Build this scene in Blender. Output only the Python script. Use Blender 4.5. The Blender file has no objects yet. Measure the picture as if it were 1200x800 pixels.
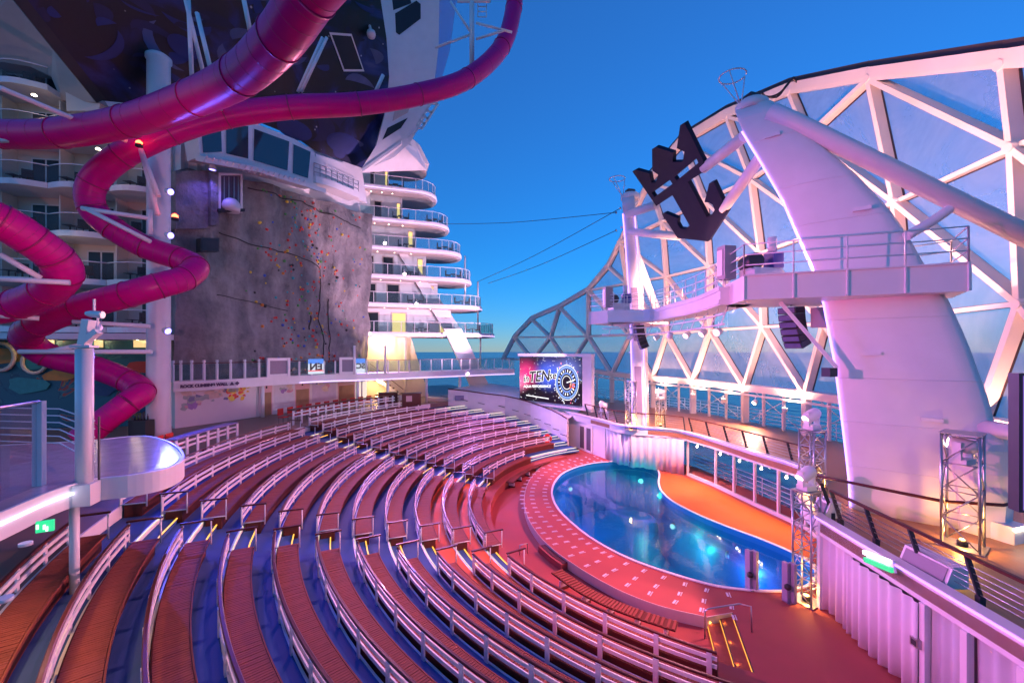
import bpy, bmesh, math, random
from mathutils import Vector, Matrix
R = math.radians
random.seed(7)
scene = bpy.context.scene
C = scene.collection
# ---------------------------------------------------------------- camera, sky, sun, exposure
F, CXP, Y0, H = 494.0, 600.0, 411.0, 8.3          # focal length and horizon in photograph pixels, eye height over pool deck
cam = bpy.data.cameras.new('camera'); camo = bpy.data.objects.new('camera', cam); C.objects.link(camo)
camo.location = (0, 0, H); camo.rotation_euler = (R(90), 0, 0)
cam.sensor_width = 36; cam.lens = F/1200*36; cam.shift_y = (Y0-400)/1200
cam.clip_start = .1; cam.clip_end = 20000
scene.camera = camo
world = bpy.data.worlds.new('World'); scene.world = world; world.use_nodes = True
wn = world.node_tree.nodes; wl = world.node_tree.links
bg = wn['Background']
sky = wn.new('ShaderNodeTexSky'); sky.sky_type = 'NISHITA'; sky.sun_disc = False
SUN_EL, SUN_ROT = 6.0, 230.0
sky.sun_elevation = R(SUN_EL); sky.sun_rotation = R(SUN_ROT)
sky.altitude = 20; sky.air_density = 1.0; sky.dust_density = 0.0; sky.ozone_density = 8.0
hsv = wn.new('ShaderNodeHueSaturation'); hsv.inputs['Hue'].default_value = .51; hsv.inputs['Saturation'].default_value = 1.0
gam = wn.new('ShaderNodeGamma'); gam.inputs[1].default_value = .75
wl.new(sky.outputs[0], hsv.inputs['Color']); wl.new(hsv.outputs[0], gam.inputs[0]); wl.new(gam.outputs[0], bg.inputs[0])
bg.inputs[1].default_value = 0.110
sun = bpy.data.lights.new('sun', 'SUN'); sun.energy = .03; sun.angle = R(20); sun.color = (1, .62, .6)
suno = bpy.data.objects.new('sun', sun); C.objects.link(suno)
a = R(SUN_ROT); sd = Vector((math.sin(a)*math.cos(R(9)), math.cos(a)*math.cos(R(9)), math.sin(R(9))))
suno.rotation_euler = sd.to_track_quat('Z', 'Y').to_euler()
scene.view_settings.view_transform = 'Standard'; scene.view_settings.look = 'None'
scene.view_settings.exposure = 2.0; scene.view_settings.gamma = 1.0; scene.view_settings.use_curve_mapping = False
scene.render.engine = 'CYCLES'
scene.cycles.max_bounces = 8; scene.cycles.transparent_max_bounces = 24
scene.cycles.sample_clamp_indirect = 6; scene.cycles.caustics_reflective = False; scene.cycles.caustics_refractive = False

# ---------------------------------------------------------------- survey helpers: photograph pixel -> place
def G(px, py, z):                                  # point on the level z
    t = (H-z)/(py-Y0); return Vector(((px-CXP)*t, F*t, z))
def W(px, py, Y):                                  # point at distance Y
    return Vector(((px-CXP)*Y/F, Y, H-(py-Y0)*Y/F))
def PL(px, py, p0, n):                             # point on a plane
    d = Vector(((px-CXP)/F, 1, -(py-Y0)/F)); o = Vector((0, 0, H))
    return o + d*((Vector(p0)-o).dot(n)/d.dot(n))
def V(*a): return Vector(a)

# ---------------------------------------------------------------- materials
MATS = {}
def mat(name, col, rough=.5, metal=0, var=.12, vscale=3, bump=0, bscale=40, emit=None, estr=0, spec=.5, coat=0):
    if name in MATS: return MATS[name]
    m = bpy.data.materials.new(name); m.use_nodes = True; MATS[name] = m
    n = m.node_tree.nodes; l = m.node_tree.links; b = n['Principled BSDF']
    b.inputs['Roughness'].default_value = rough; b.inputs['Metallic'].default_value = metal
    b.inputs['Specular IOR Level'].default_value = spec
    b.inputs['Coat Weight'].default_value = coat; b.inputs['Coat Roughness'].default_value = .08
    c4 = (*col, 1)
    b.inputs['Base Color'].default_value = c4
    if var or bump:
        tc = n.new('ShaderNodeTexCoord')
    if var:
        nz = n.new('ShaderNodeTexNoise'); nz.inputs['Scale'].default_value = vscale; nz.inputs['Detail'].default_value = 6
        l.new(tc.outputs['Object'], nz.inputs['Vector'])
        mx = n.new('ShaderNodeMix'); mx.data_type = 'RGBA'
        mx.inputs[6].default_value = tuple(x*(1-var) for x in col)+(1,); mx.inputs[7].default_value = tuple(min(1, x*(1+var)) for x in col)+(1,)
        l.new(nz.outputs['Fac'], mx.inputs[0]); l.new(mx.outputs[2], b.inputs['Base Color'])
        mr = n.new('ShaderNodeMapRange'); mr.inputs[3].default_value = max(.02, rough*.8); mr.inputs[4].default_value = min(1, rough*1.25)
        l.new(nz.outputs['Fac'], mr.inputs[0]); l.new(mr.outputs[0], b.inputs['Roughness'])
    if bump:
        nb = n.new('ShaderNodeTexNoise'); nb.inputs['Scale'].default_value = bscale; nb.inputs['Detail'].default_value = 8
        l.new(tc.outputs['Object'], nb.inputs['Vector'])
        bp = n.new('ShaderNodeBump'); bp.inputs['Strength'].default_value = bump; bp.inputs['Distance'].default_value = .05
        l.new(nb.outputs['Fac'], bp.inputs['Height']); l.new(bp.outputs[0], b.inputs['Normal'])
    if emit:
        b.inputs['Emission Color'].default_value = (*emit, 1); b.inputs['Emission Strength'].default_value = estr
    return m
def nodes(m): return m.node_tree.nodes, m.node_tree.links, m.node_tree.nodes['Principled BSDF']

white = mat('white_paint', (.72, .71, .70), .38, var=.08, vscale=1.5)
white_s = mat('white_rail_paint', (.74, .73, .73), .4, var=.06)
ivory = mat('ivory_paint', (.70, .64, .55), .45, var=.06, vscale=.7)
cream = mat('warm_white_wall', (.72, .63, .50), .5, var=.05)
steel = mat('brushed_steel', (.45, .45, .47), .3, .9, var=.1)
dark = mat('dark_metal', (.05, .05, .06), .45, .3, var=.1)
black = mat('black_plastic', (.02, .02, .022), .5, var=.1)
mahog = mat('mahogany_varnish', (.085, .016, .012), .4, var=.35, vscale=12, coat=.08, spec=.3)
slat = mat('slat_wood', (.24, .066, .044), .65, var=.28, vscale=5, spec=.15)
benchbase = mat('bench_base_wood', (.12, .034, .025), .65, var=.2, spec=.15)
orange_floor = mat('orange_deck_paint', (.62, .10, .012), .7, var=.14, vscale=1.5, bump=.06, bscale=100)
rubber = mat('rubber_floor', (.045, .105, .28), .7, var=.16, vscale=2, bump=.08, bscale=120, spec=.15)
maroon = mat('deck_coating', (.33, .08, .068), .7, var=.16, vscale=1.2, bump=.1, bscale=90, spec=.18)
curt = mat('curtain_fabric', (.66, .62, .64), .8, var=.06)
redch = mat('red_fabric', (.55, .03, .02), .6)
chrome = mat('chrome', (.6, .6, .62), .15, 1, var=0)
navy = mat('navy_enamel', (.006, .007, .026), .55, var=.2, spec=.25)
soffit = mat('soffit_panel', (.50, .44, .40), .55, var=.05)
coping = mat('pool_coping', (.75, .73, .70), .35, var=.05)
tilebl = mat('pool_tile', (.006, .14, .38), .35, var=.25, vscale=.6)

def emis(name, col, s):
    m = mat(name, (.02, .02, .02), .5, var=0, emit=col, estr=s); return m
led_bl = emis('led_violet', (.22, .10, 1.0), 1.6)
led_far = emis('led_far_flight', (1.0, .84, .68), .36)
led_wh = emis('led_cool_white', (.80, .78, 1.0), 1.6)
led_ye = emis('led_amber', (1.0, .42, .05), .55)
led_st = emis('led_step_white', (1.0, .82, .62), .26)
lamp_w = emis('lamp_white', (1.0, .80, .58), 6)
lamp_p = emis('lamp_pink', (1.0, .72, .72), 14)
lamp_b = emis('lamp_blue', (.14, .12, 1.0), 3)
lamp_r = emis('lamp_red', (1.0, .05, .02), 5)
green = emis('exit_green', (.03, .75, .30), .3)

def glass_mat(name, tint, milk=.05, milkcol=(.6, .7, .85), rough=.03, refl=1.0, dirt=0, trans=0):
    m = bpy.data.materials.new(name); m.use_nodes = True; n = m.node_tree.nodes; l = m.node_tree.links; n.clear()
    o = n.new('ShaderNodeOutputMaterial'); t = n.new('ShaderNodeBsdfTransparent'); t.inputs[0].default_value = (*tint, 1)
    g = n.new('ShaderNodeBsdfGlossy'); g.inputs['Roughness'].default_value = rough
    d = n.new('ShaderNodeBsdfDiffuse'); d.inputs[0].default_value = (*milkcol, 1)
    if trans:
        tl = n.new('ShaderNodeBsdfTranslucent'); tl.inputs[0].default_value = (*milkcol, 1); mt = n.new('ShaderNodeMixShader'); mt.inputs[0].default_value = trans; l.new(d.outputs[0], mt.inputs[1]); l.new(tl.outputs[0], mt.inputs[2]); d = mt
    fr = n.new('ShaderNodeFresnel'); fr.inputs[0].default_value = 1.5
    ml = n.new('ShaderNodeMath'); ml.operation = 'MULTIPLY'; ml.inputs[1].default_value = refl
    gm = n.new('ShaderNodeNewGeometry'); iv = n.new('ShaderNodeMath'); iv.operation = 'SUBTRACT'; iv.inputs[0].default_value = 1; l.new(gm.outputs['Backfacing'], iv.inputs[1]); mf = n.new('ShaderNodeMath'); mf.operation = 'MULTIPLY'; l.new(fr.outputs[0], mf.inputs[0]); l.new(iv.outputs[0], mf.inputs[1]); l.new(mf.outputs[0], ml.inputs[0])
    m1 = n.new('ShaderNodeMixShader'); m1.inputs[0].default_value = milk; l.new(t.outputs[0], m1.inputs[1]); l.new(d.outputs[0], m1.inputs[2])
    if dirt:
        tc = n.new('ShaderNodeTexCoord'); nz = n.new('ShaderNodeTexNoise'); nz.inputs['Scale'].default_value = .22; nz.inputs['Detail'].default_value = 4; nz.inputs['Roughness'].default_value = .65
        nz.inputs['Distortion'].default_value = 1.2
        l.new(tc.outputs['Object'], nz.inputs['Vector']); mr = n.new('ShaderNodeMapRange'); mr.inputs[1].default_value = .35; mr.inputs[2].default_value = .75
        mr.inputs[3].default_value = max(0, milk-dirt); mr.inputs[4].default_value = milk+dirt; l.new(nz.outputs['Fac'], mr.inputs[0]); l.new(mr.outputs[0], m1.inputs[0])
    m2 = n.new('ShaderNodeMixShader'); l.new(ml.outputs[0], m2.inputs[0]); l.new(m1.outputs[0], m2.inputs[1]); l.new(g.outputs[0], m2.inputs[2])
    l.new(m2.outputs[0], o.inputs[0]); MATS[name] = m; return m
glass_dome = glass_mat('dome_glass', (.97, .99, 1), .34, (.80, .92, 1.0), .04, .7, .08, .78)
glass_clear = glass_mat('clear_window_glass', (.95, .97, .97), .01, (.5, .5, .5), .02, .9)
glass_rail = glass_mat('balustrade_glass', (.72, .84, .84), .04, (.5, .6, .62), .02, 1)
glass_dark = glass_mat('tinted_window_glass', (.30, .40, .45), .02, (.3, .35, .4), .02, 1.3)

# ---------------------------------------------------------------- mesh builder
class MB:
    def __init__(s): s.v = []; s.f = []; s.sm = []; s.mi = []; s.cur = 0
    def add(s, vs, fs, smooth=False):
        b = len(s.v); s.v += [tuple(x) for x in vs]
        for f in fs: s.f.append(tuple(i+b for i in f)); s.sm.append(smooth); s.mi.append(s.cur)
        return s
    def box(s, c, d, rz=0, rot=None):
        x, y, z = d[0]/2, d[1]/2, d[2]/2
        m = rot if rot is not None else Matrix.Rotation(rz, 3, 'Z')
        vs = [Vector(c)+m@Vector((i*x, j*y, k*z)) for k in (-1, 1) for j in (-1, 1) for i in (-1, 1)]
        return s.add(vs, [(0, 2, 3, 1), (4, 5, 7, 6), (0, 1, 5, 4), (2, 6, 7, 3), (0, 4, 6, 2), (1, 3, 7, 5)])
    def bar(s, p, q, w, h=None, up=(0, 0, 1)):
        p, q = Vector(p), Vector(q); h = h or w; d = (q-p); L = d.length; d.normalize(); up = Vector(up)
        if abs(d.dot(up.normalized())) > .99: up = Vector((1, 0, 0)) if abs(d.x) < .9 else Vector((0, 1, 0))
        x = d.cross(up).normalized(); u = x.cross(d)
        vs = [e+x*(i*w/2)+u*(j*h/2) for e in (p, q) for i, j in ((-1, -1), (1, -1), (1, 1), (-1, 1))]
        return s.add(vs, [(3, 2, 1, 0), (4, 5, 6, 7), (0, 1, 5, 4), (1, 2, 6, 5), (2, 3, 7, 6), (3, 0, 4, 7)])
    def tube(s, pts, r, n=8, cap=True):
        pts = [Vector(p) for p in pts]; rs = r if isinstance(r, (list, tuple)) else [r]*len(pts)
        vs = []; fs = []; u = None
        for i, p in enumerate(pts):
            d = (pts[min(i+1, len(pts)-1)]-pts[max(i-1, 0)]).normalized()
            if u is None:
                u = Vector((0, 0, 1)) if abs(d.z) < .9 else Vector((1, 0, 0))
            u = (u-d*u.dot(d)).normalized(); w = d.cross(u)
            for k in range(n):
                a = 2*math.pi*k/n; vs.append(p+(u*math.cos(a)+w*math.sin(a))*rs[i])
        for i in range(len(pts)-1):
            for k in range(n):
                fs.append((i*n+k, i*n+(k+1) % n, (i+1)*n+(k+1) % n, (i+1)*n+k))
        s.add(vs, fs, True)
        if cap:
            b = len(s.v)-len(vs)
            s.f += [tuple(b+k for k in range(n))[::-1], tuple(b+(len(pts)-1)*n+k for k in range(n))]; s.sm += [False]*2; s.mi += [s.cur]*2
        return s
    def sweep(s, pts, prof, closed=False):           # profile (side, up) carried along a path, up stays vertical; side is to the right
        pts = [Vector(p) for p in pts]; n = len(prof); vs = []; fs = []; N = len(pts)
        for i, p in enumerate(pts):
            a, b = (pts[(i-1) % N], pts[(i+1) % N]) if closed else (pts[max(i-1, 0)], pts[min(i+1, N-1)])
            d = (b-a); d.z = 0; d.normalize(); x = Vector((d.y, -d.x, 0))
            for (u, w) in prof: vs.append(p+x*u+Vector((0, 0, w)))
        for i in range(N if closed else N-1):
            j = (i+1) % N
            for k in range(n):
                fs.append((i*n+k, i*n+(k+1) % n, j*n+(k+1) % n, j*n+k))
        if not closed: fs += [tuple(range(n))[::-1], tuple((N-1)*n+k for k in range(n))]
        return s.add(vs, fs)
    def prism(s, poly, z0, z1):
        n = len(poly); vs = [(p[0], p[1], z0) for p in poly]+[(p[0], p[1], z1) for p in poly]
        return s.add(vs, [tuple(range(n))[::-1], tuple(range(n, 2*n))]+[(i, (i+1) % n, n+(i+1) % n, n+i) for i in range(n)])
    def slab(s, pts, vec):                            # planar polygon given thickness along vec
        n = len(pts); vec = Vector(vec); vs = [Vector(p) for p in pts]+[Vector(p)+vec for p in pts]
        return s.add(vs, [tuple(range(n)), tuple(range(n, 2*n))[::-1]]+[(i, n+i, n+(i+1) % n, (i+1) % n) for i in range(n)])
    def lathe(s, c, prof, n=16, smooth=True):
        vs = []; fs = []; c = Vector(c)
        for (r, z) in prof:
            for k in range(n):
                a = 2*math.pi*k/n; vs.append(c+Vector((r*math.cos(a), r*math.sin(a), z)))
        for i in range(len(prof)-1):
            for k in range(n): fs.append((i*n+k, i*n+(k+1) % n, (i+1)*n+(k+1) % n, (i+1)*n+k))
        s.add(vs, fs, smooth)
        b = len(s.v)-len(vs); s.f += [tuple(b+k for k in range(n))[::-1], tuple(b+(len(prof)-1)*n+k for k in range(n))]; s.sm += [False]*2; s.mi += [s.cur]*2
        return s
    def mesh(s, name, m):
        me = bpy.data.meshes.new(name); me.from_pydata(s.v, [], s.f); me.update()
        me.polygons.foreach_set('use_smooth', s.sm)
        for k in (m if isinstance(m, (list, tuple)) else [m]): me.materials.append(k)
        me.polygons.foreach_set('material_index', s.mi)
        bm = bmesh.new(); bm.from_mesh(me); bmesh.ops.recalc_face_normals(bm, faces=bm.faces); bm.to_mesh(me); bm.free()
        return me
    def ob(s, name, m, parent=None, **kw): return link(name, s.mesh(name, m), parent, **kw)
WL = {}
def link(name, data, parent=None, loc=(0, 0, 0), rz=0, label=None, cat=None, group=None, kind=None):
    o = bpy.data.objects.new(name, data); C.objects.link(o); loc = Vector(loc)
    WL[o] = loc.copy()
    if parent is not None: o.parent = parent; o.location = loc-WL[parent]
    else: o.location = loc
    if rz: o.rotation_euler = (0, 0, rz)
    if label: o['label'] = label
    if cat: o['category'] = cat
    if group: o['group'] = group
    if kind: o['kind'] = kind
    return o
def thing(name, loc, label, cat, group=None): return link(name, None, None, loc, 0, label, cat, group)
def struct(name, mb, m): return mb.ob(name, m, kind='structure')
def lamp(name, typ, loc, target, watts, col, parent=None, size=R(60), blend=.5, rad=.06):
    L = bpy.data.lights.new(name, typ); L.energy = watts; L.color = col; L.shadow_soft_size = rad
    if typ == 'SPOT': L.spot_size = size; L.spot_blend = blend
    o = bpy.data.objects.new(name, L); C.objects.link(o); loc = Vector(loc)
    if target is not None: o.rotation_euler = (loc-Vector(target)).to_track_quat('Z', 'Y').to_euler()
    WL[o] = loc
    if parent is not None: o.parent = parent; o.location = loc-WL[parent]
    else: o.location = loc
    return o
def text(name, body, loc, xdir, updir, size, m, parent, ext=.01, shear=0, bold=0, spacing=1):
    cu = bpy.data.curves.new(name, 'FONT'); cu.body = body; cu.size = size; cu.extrude = ext; cu.shear = shear; cu.offset = bold
    cu.align_x = 'CENTER'; cu.align_y = 'CENTER'; cu.space_character = spacing; cu.resolution_u = 3
    t = bpy.data.objects.new('tmp', cu); C.objects.link(t)
    bpy.context.view_layer.update()
    me = bpy.data.meshes.new_from_object(t); bpy.data.objects.remove(t)
    x = Vector(xdir).normalized(); u = Vector(updir); u = (u-x*u.dot(x)).normalized(); z = x.cross(u)
    M = Matrix((x, u, z)).transposed().to_4x4(); M.translation = Vector(loc)
    me.transform(M); me.materials.clear(); me.materials.append(m)
    return link(name, me, parent)
def arc(cx, cy, r, a0, a1, z, n): return [Vector((cx+r*math.cos(R(a0+(a1-a0)*i/n)), cy+r*math.sin(R(a0+(a1-a0)*i/n)), z)) for i in range(n+1)]
def smoothpath(pts, k=6):
    pts = [Vector(p) for p in pts]; out = []
    for i in range(len(pts)-1):
        a, b, c, d = pts[max(i-1, 0)], pts[i], pts[i+1], pts[min(i+2, len(pts)-1)]
        for j in range(k):
            t = j/k; out.append(.5*((2*b)+(c-a)*t+(2*a-5*b+4*c-d)*t*t+(3*b-a-3*c+d)*t**3))
    out.append(pts[-1]); return out

# ship axes: AFT points away over the stern, ATH across to the far side
M0 = Vector((10.5, 22.6, 0)); AA = R(11.9)
AFT = Vector((math.cos(AA), math.sin(AA), 0)); ATH = Vector((-math.sin(AA), math.cos(AA), 0))
def mirror(p): p = Vector(p); d = (p-M0).dot(ATH); return p-ATH*(2*d)
ZU = 2.75                                              # upper deck level
TZ = 3.4                                               # terrace behind the top row

# ================================================================ SETTING
def wave_mat():
    m = mat('sea_water', (.012, .055, .10), .22, var=.3, vscale=.004)
    n, l, b = nodes(m); tc = n.new('ShaderNodeTexCoord')
    nz = n.new('ShaderNodeTexNoise'); nz.inputs['Scale'].default_value = .12; nz.inputs['Detail'].default_value = 6; l.new(tc.outputs['Object'], nz.inputs['Vector'])
    bp = n.new('ShaderNodeBump'); bp.inputs['Strength'].default_value = .9; bp.inputs['Distance'].default_value = 1.5; l.new(nz.outputs['Fac'], bp.inputs['Height']); l.new(bp.outputs[0], b.inputs['Normal'])
    return m
mb = MB(); n = 96; rr = [0, 60, 200, 600, 1500, 9000]
vs = [(0, 0, -18)]; fs = []
for r in rr[1:]:
    for k in range(n): vs.append((r*math.cos(2*math.pi*k/n), r*math.sin(2*math.pi*k/n), -18))
for k in range(n): fs.append((0, 1+k, 1+(k+1) % n))
for j in range(len(rr)-2):
    for k in range(n): fs.append((1+j*n+k, 1+(j+1)*n+k, 1+(j+1)*n+(k+1) % n, 1+j*n+(k+1) % n))
mb.add(vs, fs); struct('sea', mb, wave_mat())

# ---- seating rows, from the surveyed rail curves
RC = Vector((11.637, 22.235, 0))
def rr_(k): j = k-1; return (11.0749+j-.0058*j*j)*1.25
def rz_(k): j = k-1; return H-(5.8019-.203*j-.0028*j*j)*1.25
def fz(k): return rz_(k)-.92
def ang_at(k, px, py):
    p = G(px, py, rz_(k))-RC; return math.degrees(math.atan2(p.y, p.x)) % 360
def ang_px(k, px, lo=92, hi=168, r=None):
    r = r or rr_(k)
    for _ in range(50):
        m = (lo+hi)/2; x = CXP+F*(RC.x+r*math.cos(R(m)))/(RC.y+r*math.sin(R(m)))
        if x > px: lo = m
        else: hi = m
    return (lo+hi)/2
A_near = [(594, 651), (555, 648), (512, 647), (465.5, 641), (417.5, 635), (370.5, 629), (322, 623), (267, 626), (214, 617), (156, 614), (93, 608)]
A_left = [(572, 625.6), (536, 621), (497, 618), (456, 615), (413, 611), (372, 606), (327, 602), (280, 596), (232, 590), (183, 582)]
B_far = [(566, 550), (541, 545), (517, 538), (494, 532), (470, 526), (449, 520), (427, 514), (406, 508), (386, 502), (366, 495), (345, 488)]
C_end = [615, 644, 634, 621, 606, 593, 573, 549, 524, 504, 482]
C_stair = [None, 662, 653, 643, 631, 619, 605, 589, 565, 545, 522]
an = [ang_at(k+1, *p) for k, p in enumerate(A_near)]; al = [ang_at(k+1, *p) for k, p in enumerate(A_left)]; al.append(al[-1]-.3)
bf = [ang_at(k+1, *p) for k, p in enumerate(B_far)]; bl = [bf[k]+math.degrees(1.75/rr_(k+1)) for k in range(11)]
ce = [ang_px(k+1, C_end[k]) for k in range(11)]
cs = [ang_px(k+1, C_stair[k]) if C_stair[k] else 112 for k in range(11)]; cs[0] = cs[1]-1
NEAR_END = 252
def pol(r, a, z): return Vector((RC.x+r*math.cos(R(a)), RC.y+r*math.sin(R(a)), z))
def ring(mb, r0, r1, a0, a1, z0, z1, step=2.0):
    n = max(2, int(abs(a1-a0)/step)); vs = []; fs = []
    for i in range(n+1):
        a = a0+(a1-a0)*i/n
        vs += [pol(r0, a, z0), pol(r1, a, z0), pol(r1, a, z1), pol(r0, a, z1)]
    for i in range(n):
        b = 4*i
        for k in range(4): fs.append((b+k, b+(k+1) % 4, b+4+(k+1) % 4, b+4+k))
    fs += [(0, 1, 2, 3), (4*n, 4*n+1, 4*n+2, 4*n+3)]
    mb.add(vs, fs); return mb
for k in range(1, 12):
    r0 = 12.75 if k == 1 else rr_(k-1)+.02
    if k in (2, 3):                                               # the two lowest walkways are painted orange short of the far block
        struct('terrace', ring(MB(), r0, rr_(k)+.02, cs[k-1]-.6, bf[k-1]+2, fz(k)-.55, fz(k)), rubber); struct('terrace', ring(MB(), r0, rr_(k)+.02, bf[k-1]+2, 262, fz(k)-.55, fz(k)), orange_floor)
    else: struct('terrace', ring(MB(), r0, rr_(k)+.02, cs[k-1]-(.6 if k > 1 else -8), 262, fz(k)-.55, fz(k)), maroon if k == 1 else rubber)
    nz = ring(MB(), rr_(k)-.035, rr_(k)+.018, cs[k-1]+4, 262, fz(k)+.006, fz(k+1)+.006 if k < 11 else TZ+.004)
    struct('terrace_kerb', nz, white_s)
struct('upper_terrace', ring(MB(), rr_(11)+.02, 44, 118, 262, TZ-.5, TZ), mat('terrace_deck', (.20, .14, .11), .5, var=.2, vscale=2))

# ---- benches
ORD = ['front', 'second', 'third', 'fourth', 'fifth', 'sixth', 'seventh', 'eighth', 'ninth', 'tenth', 'eleventh']
post_me = MB().box((0, 0, .31), (.035, .12, .62)).mesh('post', white_s)
def bench(k, a0, a1, label, group, frames):
    r, zt, f0 = rr_(k), rz_(k), fz(k); am = (a0+a1)/2
    t = thing('curved_bench', pol(r-.35, am, f0), label, 'bench', group)
    st = 1.5
    ring(MB(), r-.55, r-.10, a0, a1, f0+.002, f0+.385, st).ob('base', benchbase, t)
    ring(MB(), r-.65, r-.06, a0, a1, f0+.387, f0+.425, st).ob('seat', benchbase, t)
    s = MB(); L = R(abs(a1-a0))*r; n = int(L/.075)
    for i in range(n):
        a = a0+(a1-a0)*(i+.5)/n; c = pol(r-.355, a, f0+.437+random.uniform(-.003, .003))
        s.box(c, (.53, L/n-.014, .022), R(a))
    s.ob('seat_slats', slat, t, kind='stuff')
    e = MB(); ring(e, r-.658, r-.63, a0, a1, f0+.39, f0+.450, st)
    e.ob('edge_trim', slat, t)
    cap = MB(); cap.sweep(arc(RC.x, RC.y, r, a0, a1, zt, max(3, int(abs(a1-a0)/1.2))), [(-.042, -.02), (.042, -.02), (.042, .01), (.025, .024), (-.025, .024), (-.042, .01)]); cap.ob('top_rail', mahog, t)
    for dz in (.15, .34):
        ring(MB(), r-.017, r+.017, a0, a1, zt-dz-.045, zt-dz+.045, st).ob('back_slat', white_s, t)
    n = max(2, round(L/1.32))
    for i in range(n+1):
        a = a0+(a1-a0)*(i+(.12 if i == 0 else -.12 if i == n else 0))/n
        p = pol(r+.036, a, zt-.645); link('post', post_me, t, p, R(a))
    for (a, sg) in frames:                                        # tubular end frames beside the aisles
        fr = MB(); w = .68
        for d in (0, w): fr.tube([pol(r-d, a, f0+.3 if d else f0+.35), pol(r-d, a, zt+.06)], .022, 6)
        fr.tube([pol(r, a, f0+.42), pol(r-w, a, f0+.42)], .02, 6)
        f = fr.ob('end_frame', white_s, t)
        MB().bar(pol(r+.05, a, zt+.085), pol(r-w-.05, a, zt+.085), .07, .045).ob('armrest', mahog, f)
    return t
for k in range(1, 12):
    o = ORD[k-1]
    bench(k, an[k-1], 241 if k == 1 else NEAR_END-(0 if k < 9 else 2), f'curved slatted bench, {o} row up from the pool, block below the camera', 'bench rows in the near block', [(an[k-1], 1)])
    bench(k, al[k-1], bl[k-1], f'curved slatted bench, {o} row up from the pool, middle block between stair aisles', 'bench rows in the middle block', [(al[k-1], -1), (bl[k-1], 1)])
    bench(k, bf[k-1], ce[k-1], f'curved slatted bench, {o} row up from the pool, far block near the screen', 'bench rows in the far block', [(bf[k-1], -1)])
# ---- aisle stairs with lit nosings
def stairs(name, a_lo, a_hi, label, strip1, strip2):
    t = thing(name, pol(rr_(1), (a_lo[0]+a_hi[0])/2, fz(1)), label, 'stairs', 'lit stair aisles between the seating blocks')
    for k in range(1, 11):
        lo, hi = a_lo[k-1]+.1, a_hi[k-1]-.1; r = rr_(k); hgt = (fz(k+1)-fz(k))/2
        s = ring(MB(), r-.42, r+.016, lo, hi, fz(k)+.003, fz(k)+hgt).ob('step', rubber, t)
        ring(MB(), r-.44, r-.405, lo, hi, fz(k)+hgt+.002, fz(k)+hgt+.03).ob('light_strip', strip1, s)
        ring(MB(), r-.06, r-.037, lo, hi, fz(k+1)-.02, fz(k+1)+.03).ob('light_strip', strip2, s)
stairs('aisle_stairs', al, an, 'stair aisle with amber lit nosings running left from the pool between near and middle blocks', led_ye, led_st)
stairs('aisle_stairs', bf, bl, 'stair aisle with lit nosings climbing toward the red chairs between middle and far blocks', led_ye, led_st)
stairs('aisle_stairs', cs, ce, 'wide white lit stair flight along the violet side wall under the screen', led_far, led_far)

# ---- violet side wall behind the far stairs
wp = [pol(rr_(k), cs[k-1]-.7, 0) for k in range(2, 12)]
side = MB(); top = []
for i, p in enumerate(wp): top.append(2.55+(4.6-2.55)*i/(len(wp)-1))
vs = []; fs = []
for p, z in zip(wp, top):
    out = Vector((.55, .83, 0))
    vs += [(p.x, p.y, -.4), (p.x, p.y, z), (p.x+out.x*.35, p.y+out.y*.35, z), (p.x+out.x*.35, p.y+out.y*.35, -.4)]
for i in range(len(wp)-1):
    for j in range(4): fs.append((4*i+j, 4*i+(j+1) % 4, 4*i+4+(j+1) % 4, 4*i+4+j))
fs += [(0, 1, 2, 3), tuple(4*(len(wp)-1)+j for j in range(4))]
side.add(vs, fs)
sw = thing('side_wall', wp[0], 'low white wall glowing violet beside the far stair flight', 'wall')
side.ob('wall_panel', white, sw)
MB().tube([Vector((p.x, p.y, z+.04)) for p, z in zip(wp, top)], .06, 6).ob('handrail', mahog, sw)
for i in range(0, len(wp), 1):
    p = wp[i]; q = p+Vector((-.25, -.35, 0)); MB().bar(V(p.x, p.y, fz(i+2)+.75), V(q.x-.35, q.y-.2, fz(i+2)+1.0), .05, .05).ob('bracket_rail', dark, sw)
# bank between the wall and the screen plinth
bk = MB(); vs = []; fs = []
for i, (p, z) in enumerate(zip(wp, top)):
    q = p+Vector((.55, .83, 0))*.37; b = q+Vector((.55, .83, 0))*5.5; vs += [(q.x, q.y, z-.02), (b.x, b.y, max(z, 3.2)-.0+.25)]
for i in range(len(wp)-1): fs.append((2*i, 2*i+1, 2*i+3, 2*i+2))
bk.add(vs, fs); struct('deck_bank', bk, white)

# ---- pool platform, moat floor, pool
pool_px = [(722, 540.5), (745, 541.5), (760, 544), (769, 549), (773, 556), (772, 565), (775, 575), (785, 585), (800, 594), (825, 606), (855, 618), (885, 629), (910, 639), (932, 649), (950, 660), (957, 673), (948, 686), (925, 692), (900, 693), (870, 691), (840, 687), (805, 678), (770, 667), (740, 656), (715, 644), (690, 629), (670, 613), (655, 598), (648, 585), (647, 573), (652, 562), (662, 553), (680, 546), (700, 542)]
pool = smoothpath([G(x, y, 0) for x, y in pool_px]+[G(*pool_px[0], 0)], 3)[:-1]
ring_px = [(668, 527), (643, 540), (623, 559), (615, 580), (617, 600), (627, 620), (645, 640), (672, 660), (705, 680), (740, 697), (780, 711), (828, 722), (858, 717), (888, 800)]
rim = smoothpath([G(x, y, 0) for x, y in ring_px[:12]], 4)+[G(*p, 0) for p in ring_px[12:]]
struct('walkway', MB().prism([(p.x, p.y) for p in rim]+[(4.6, 4), (-3, 4), (-3, 45), (8.5, 45), (8.5, 37)], -.9, -.36), maroon)
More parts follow.
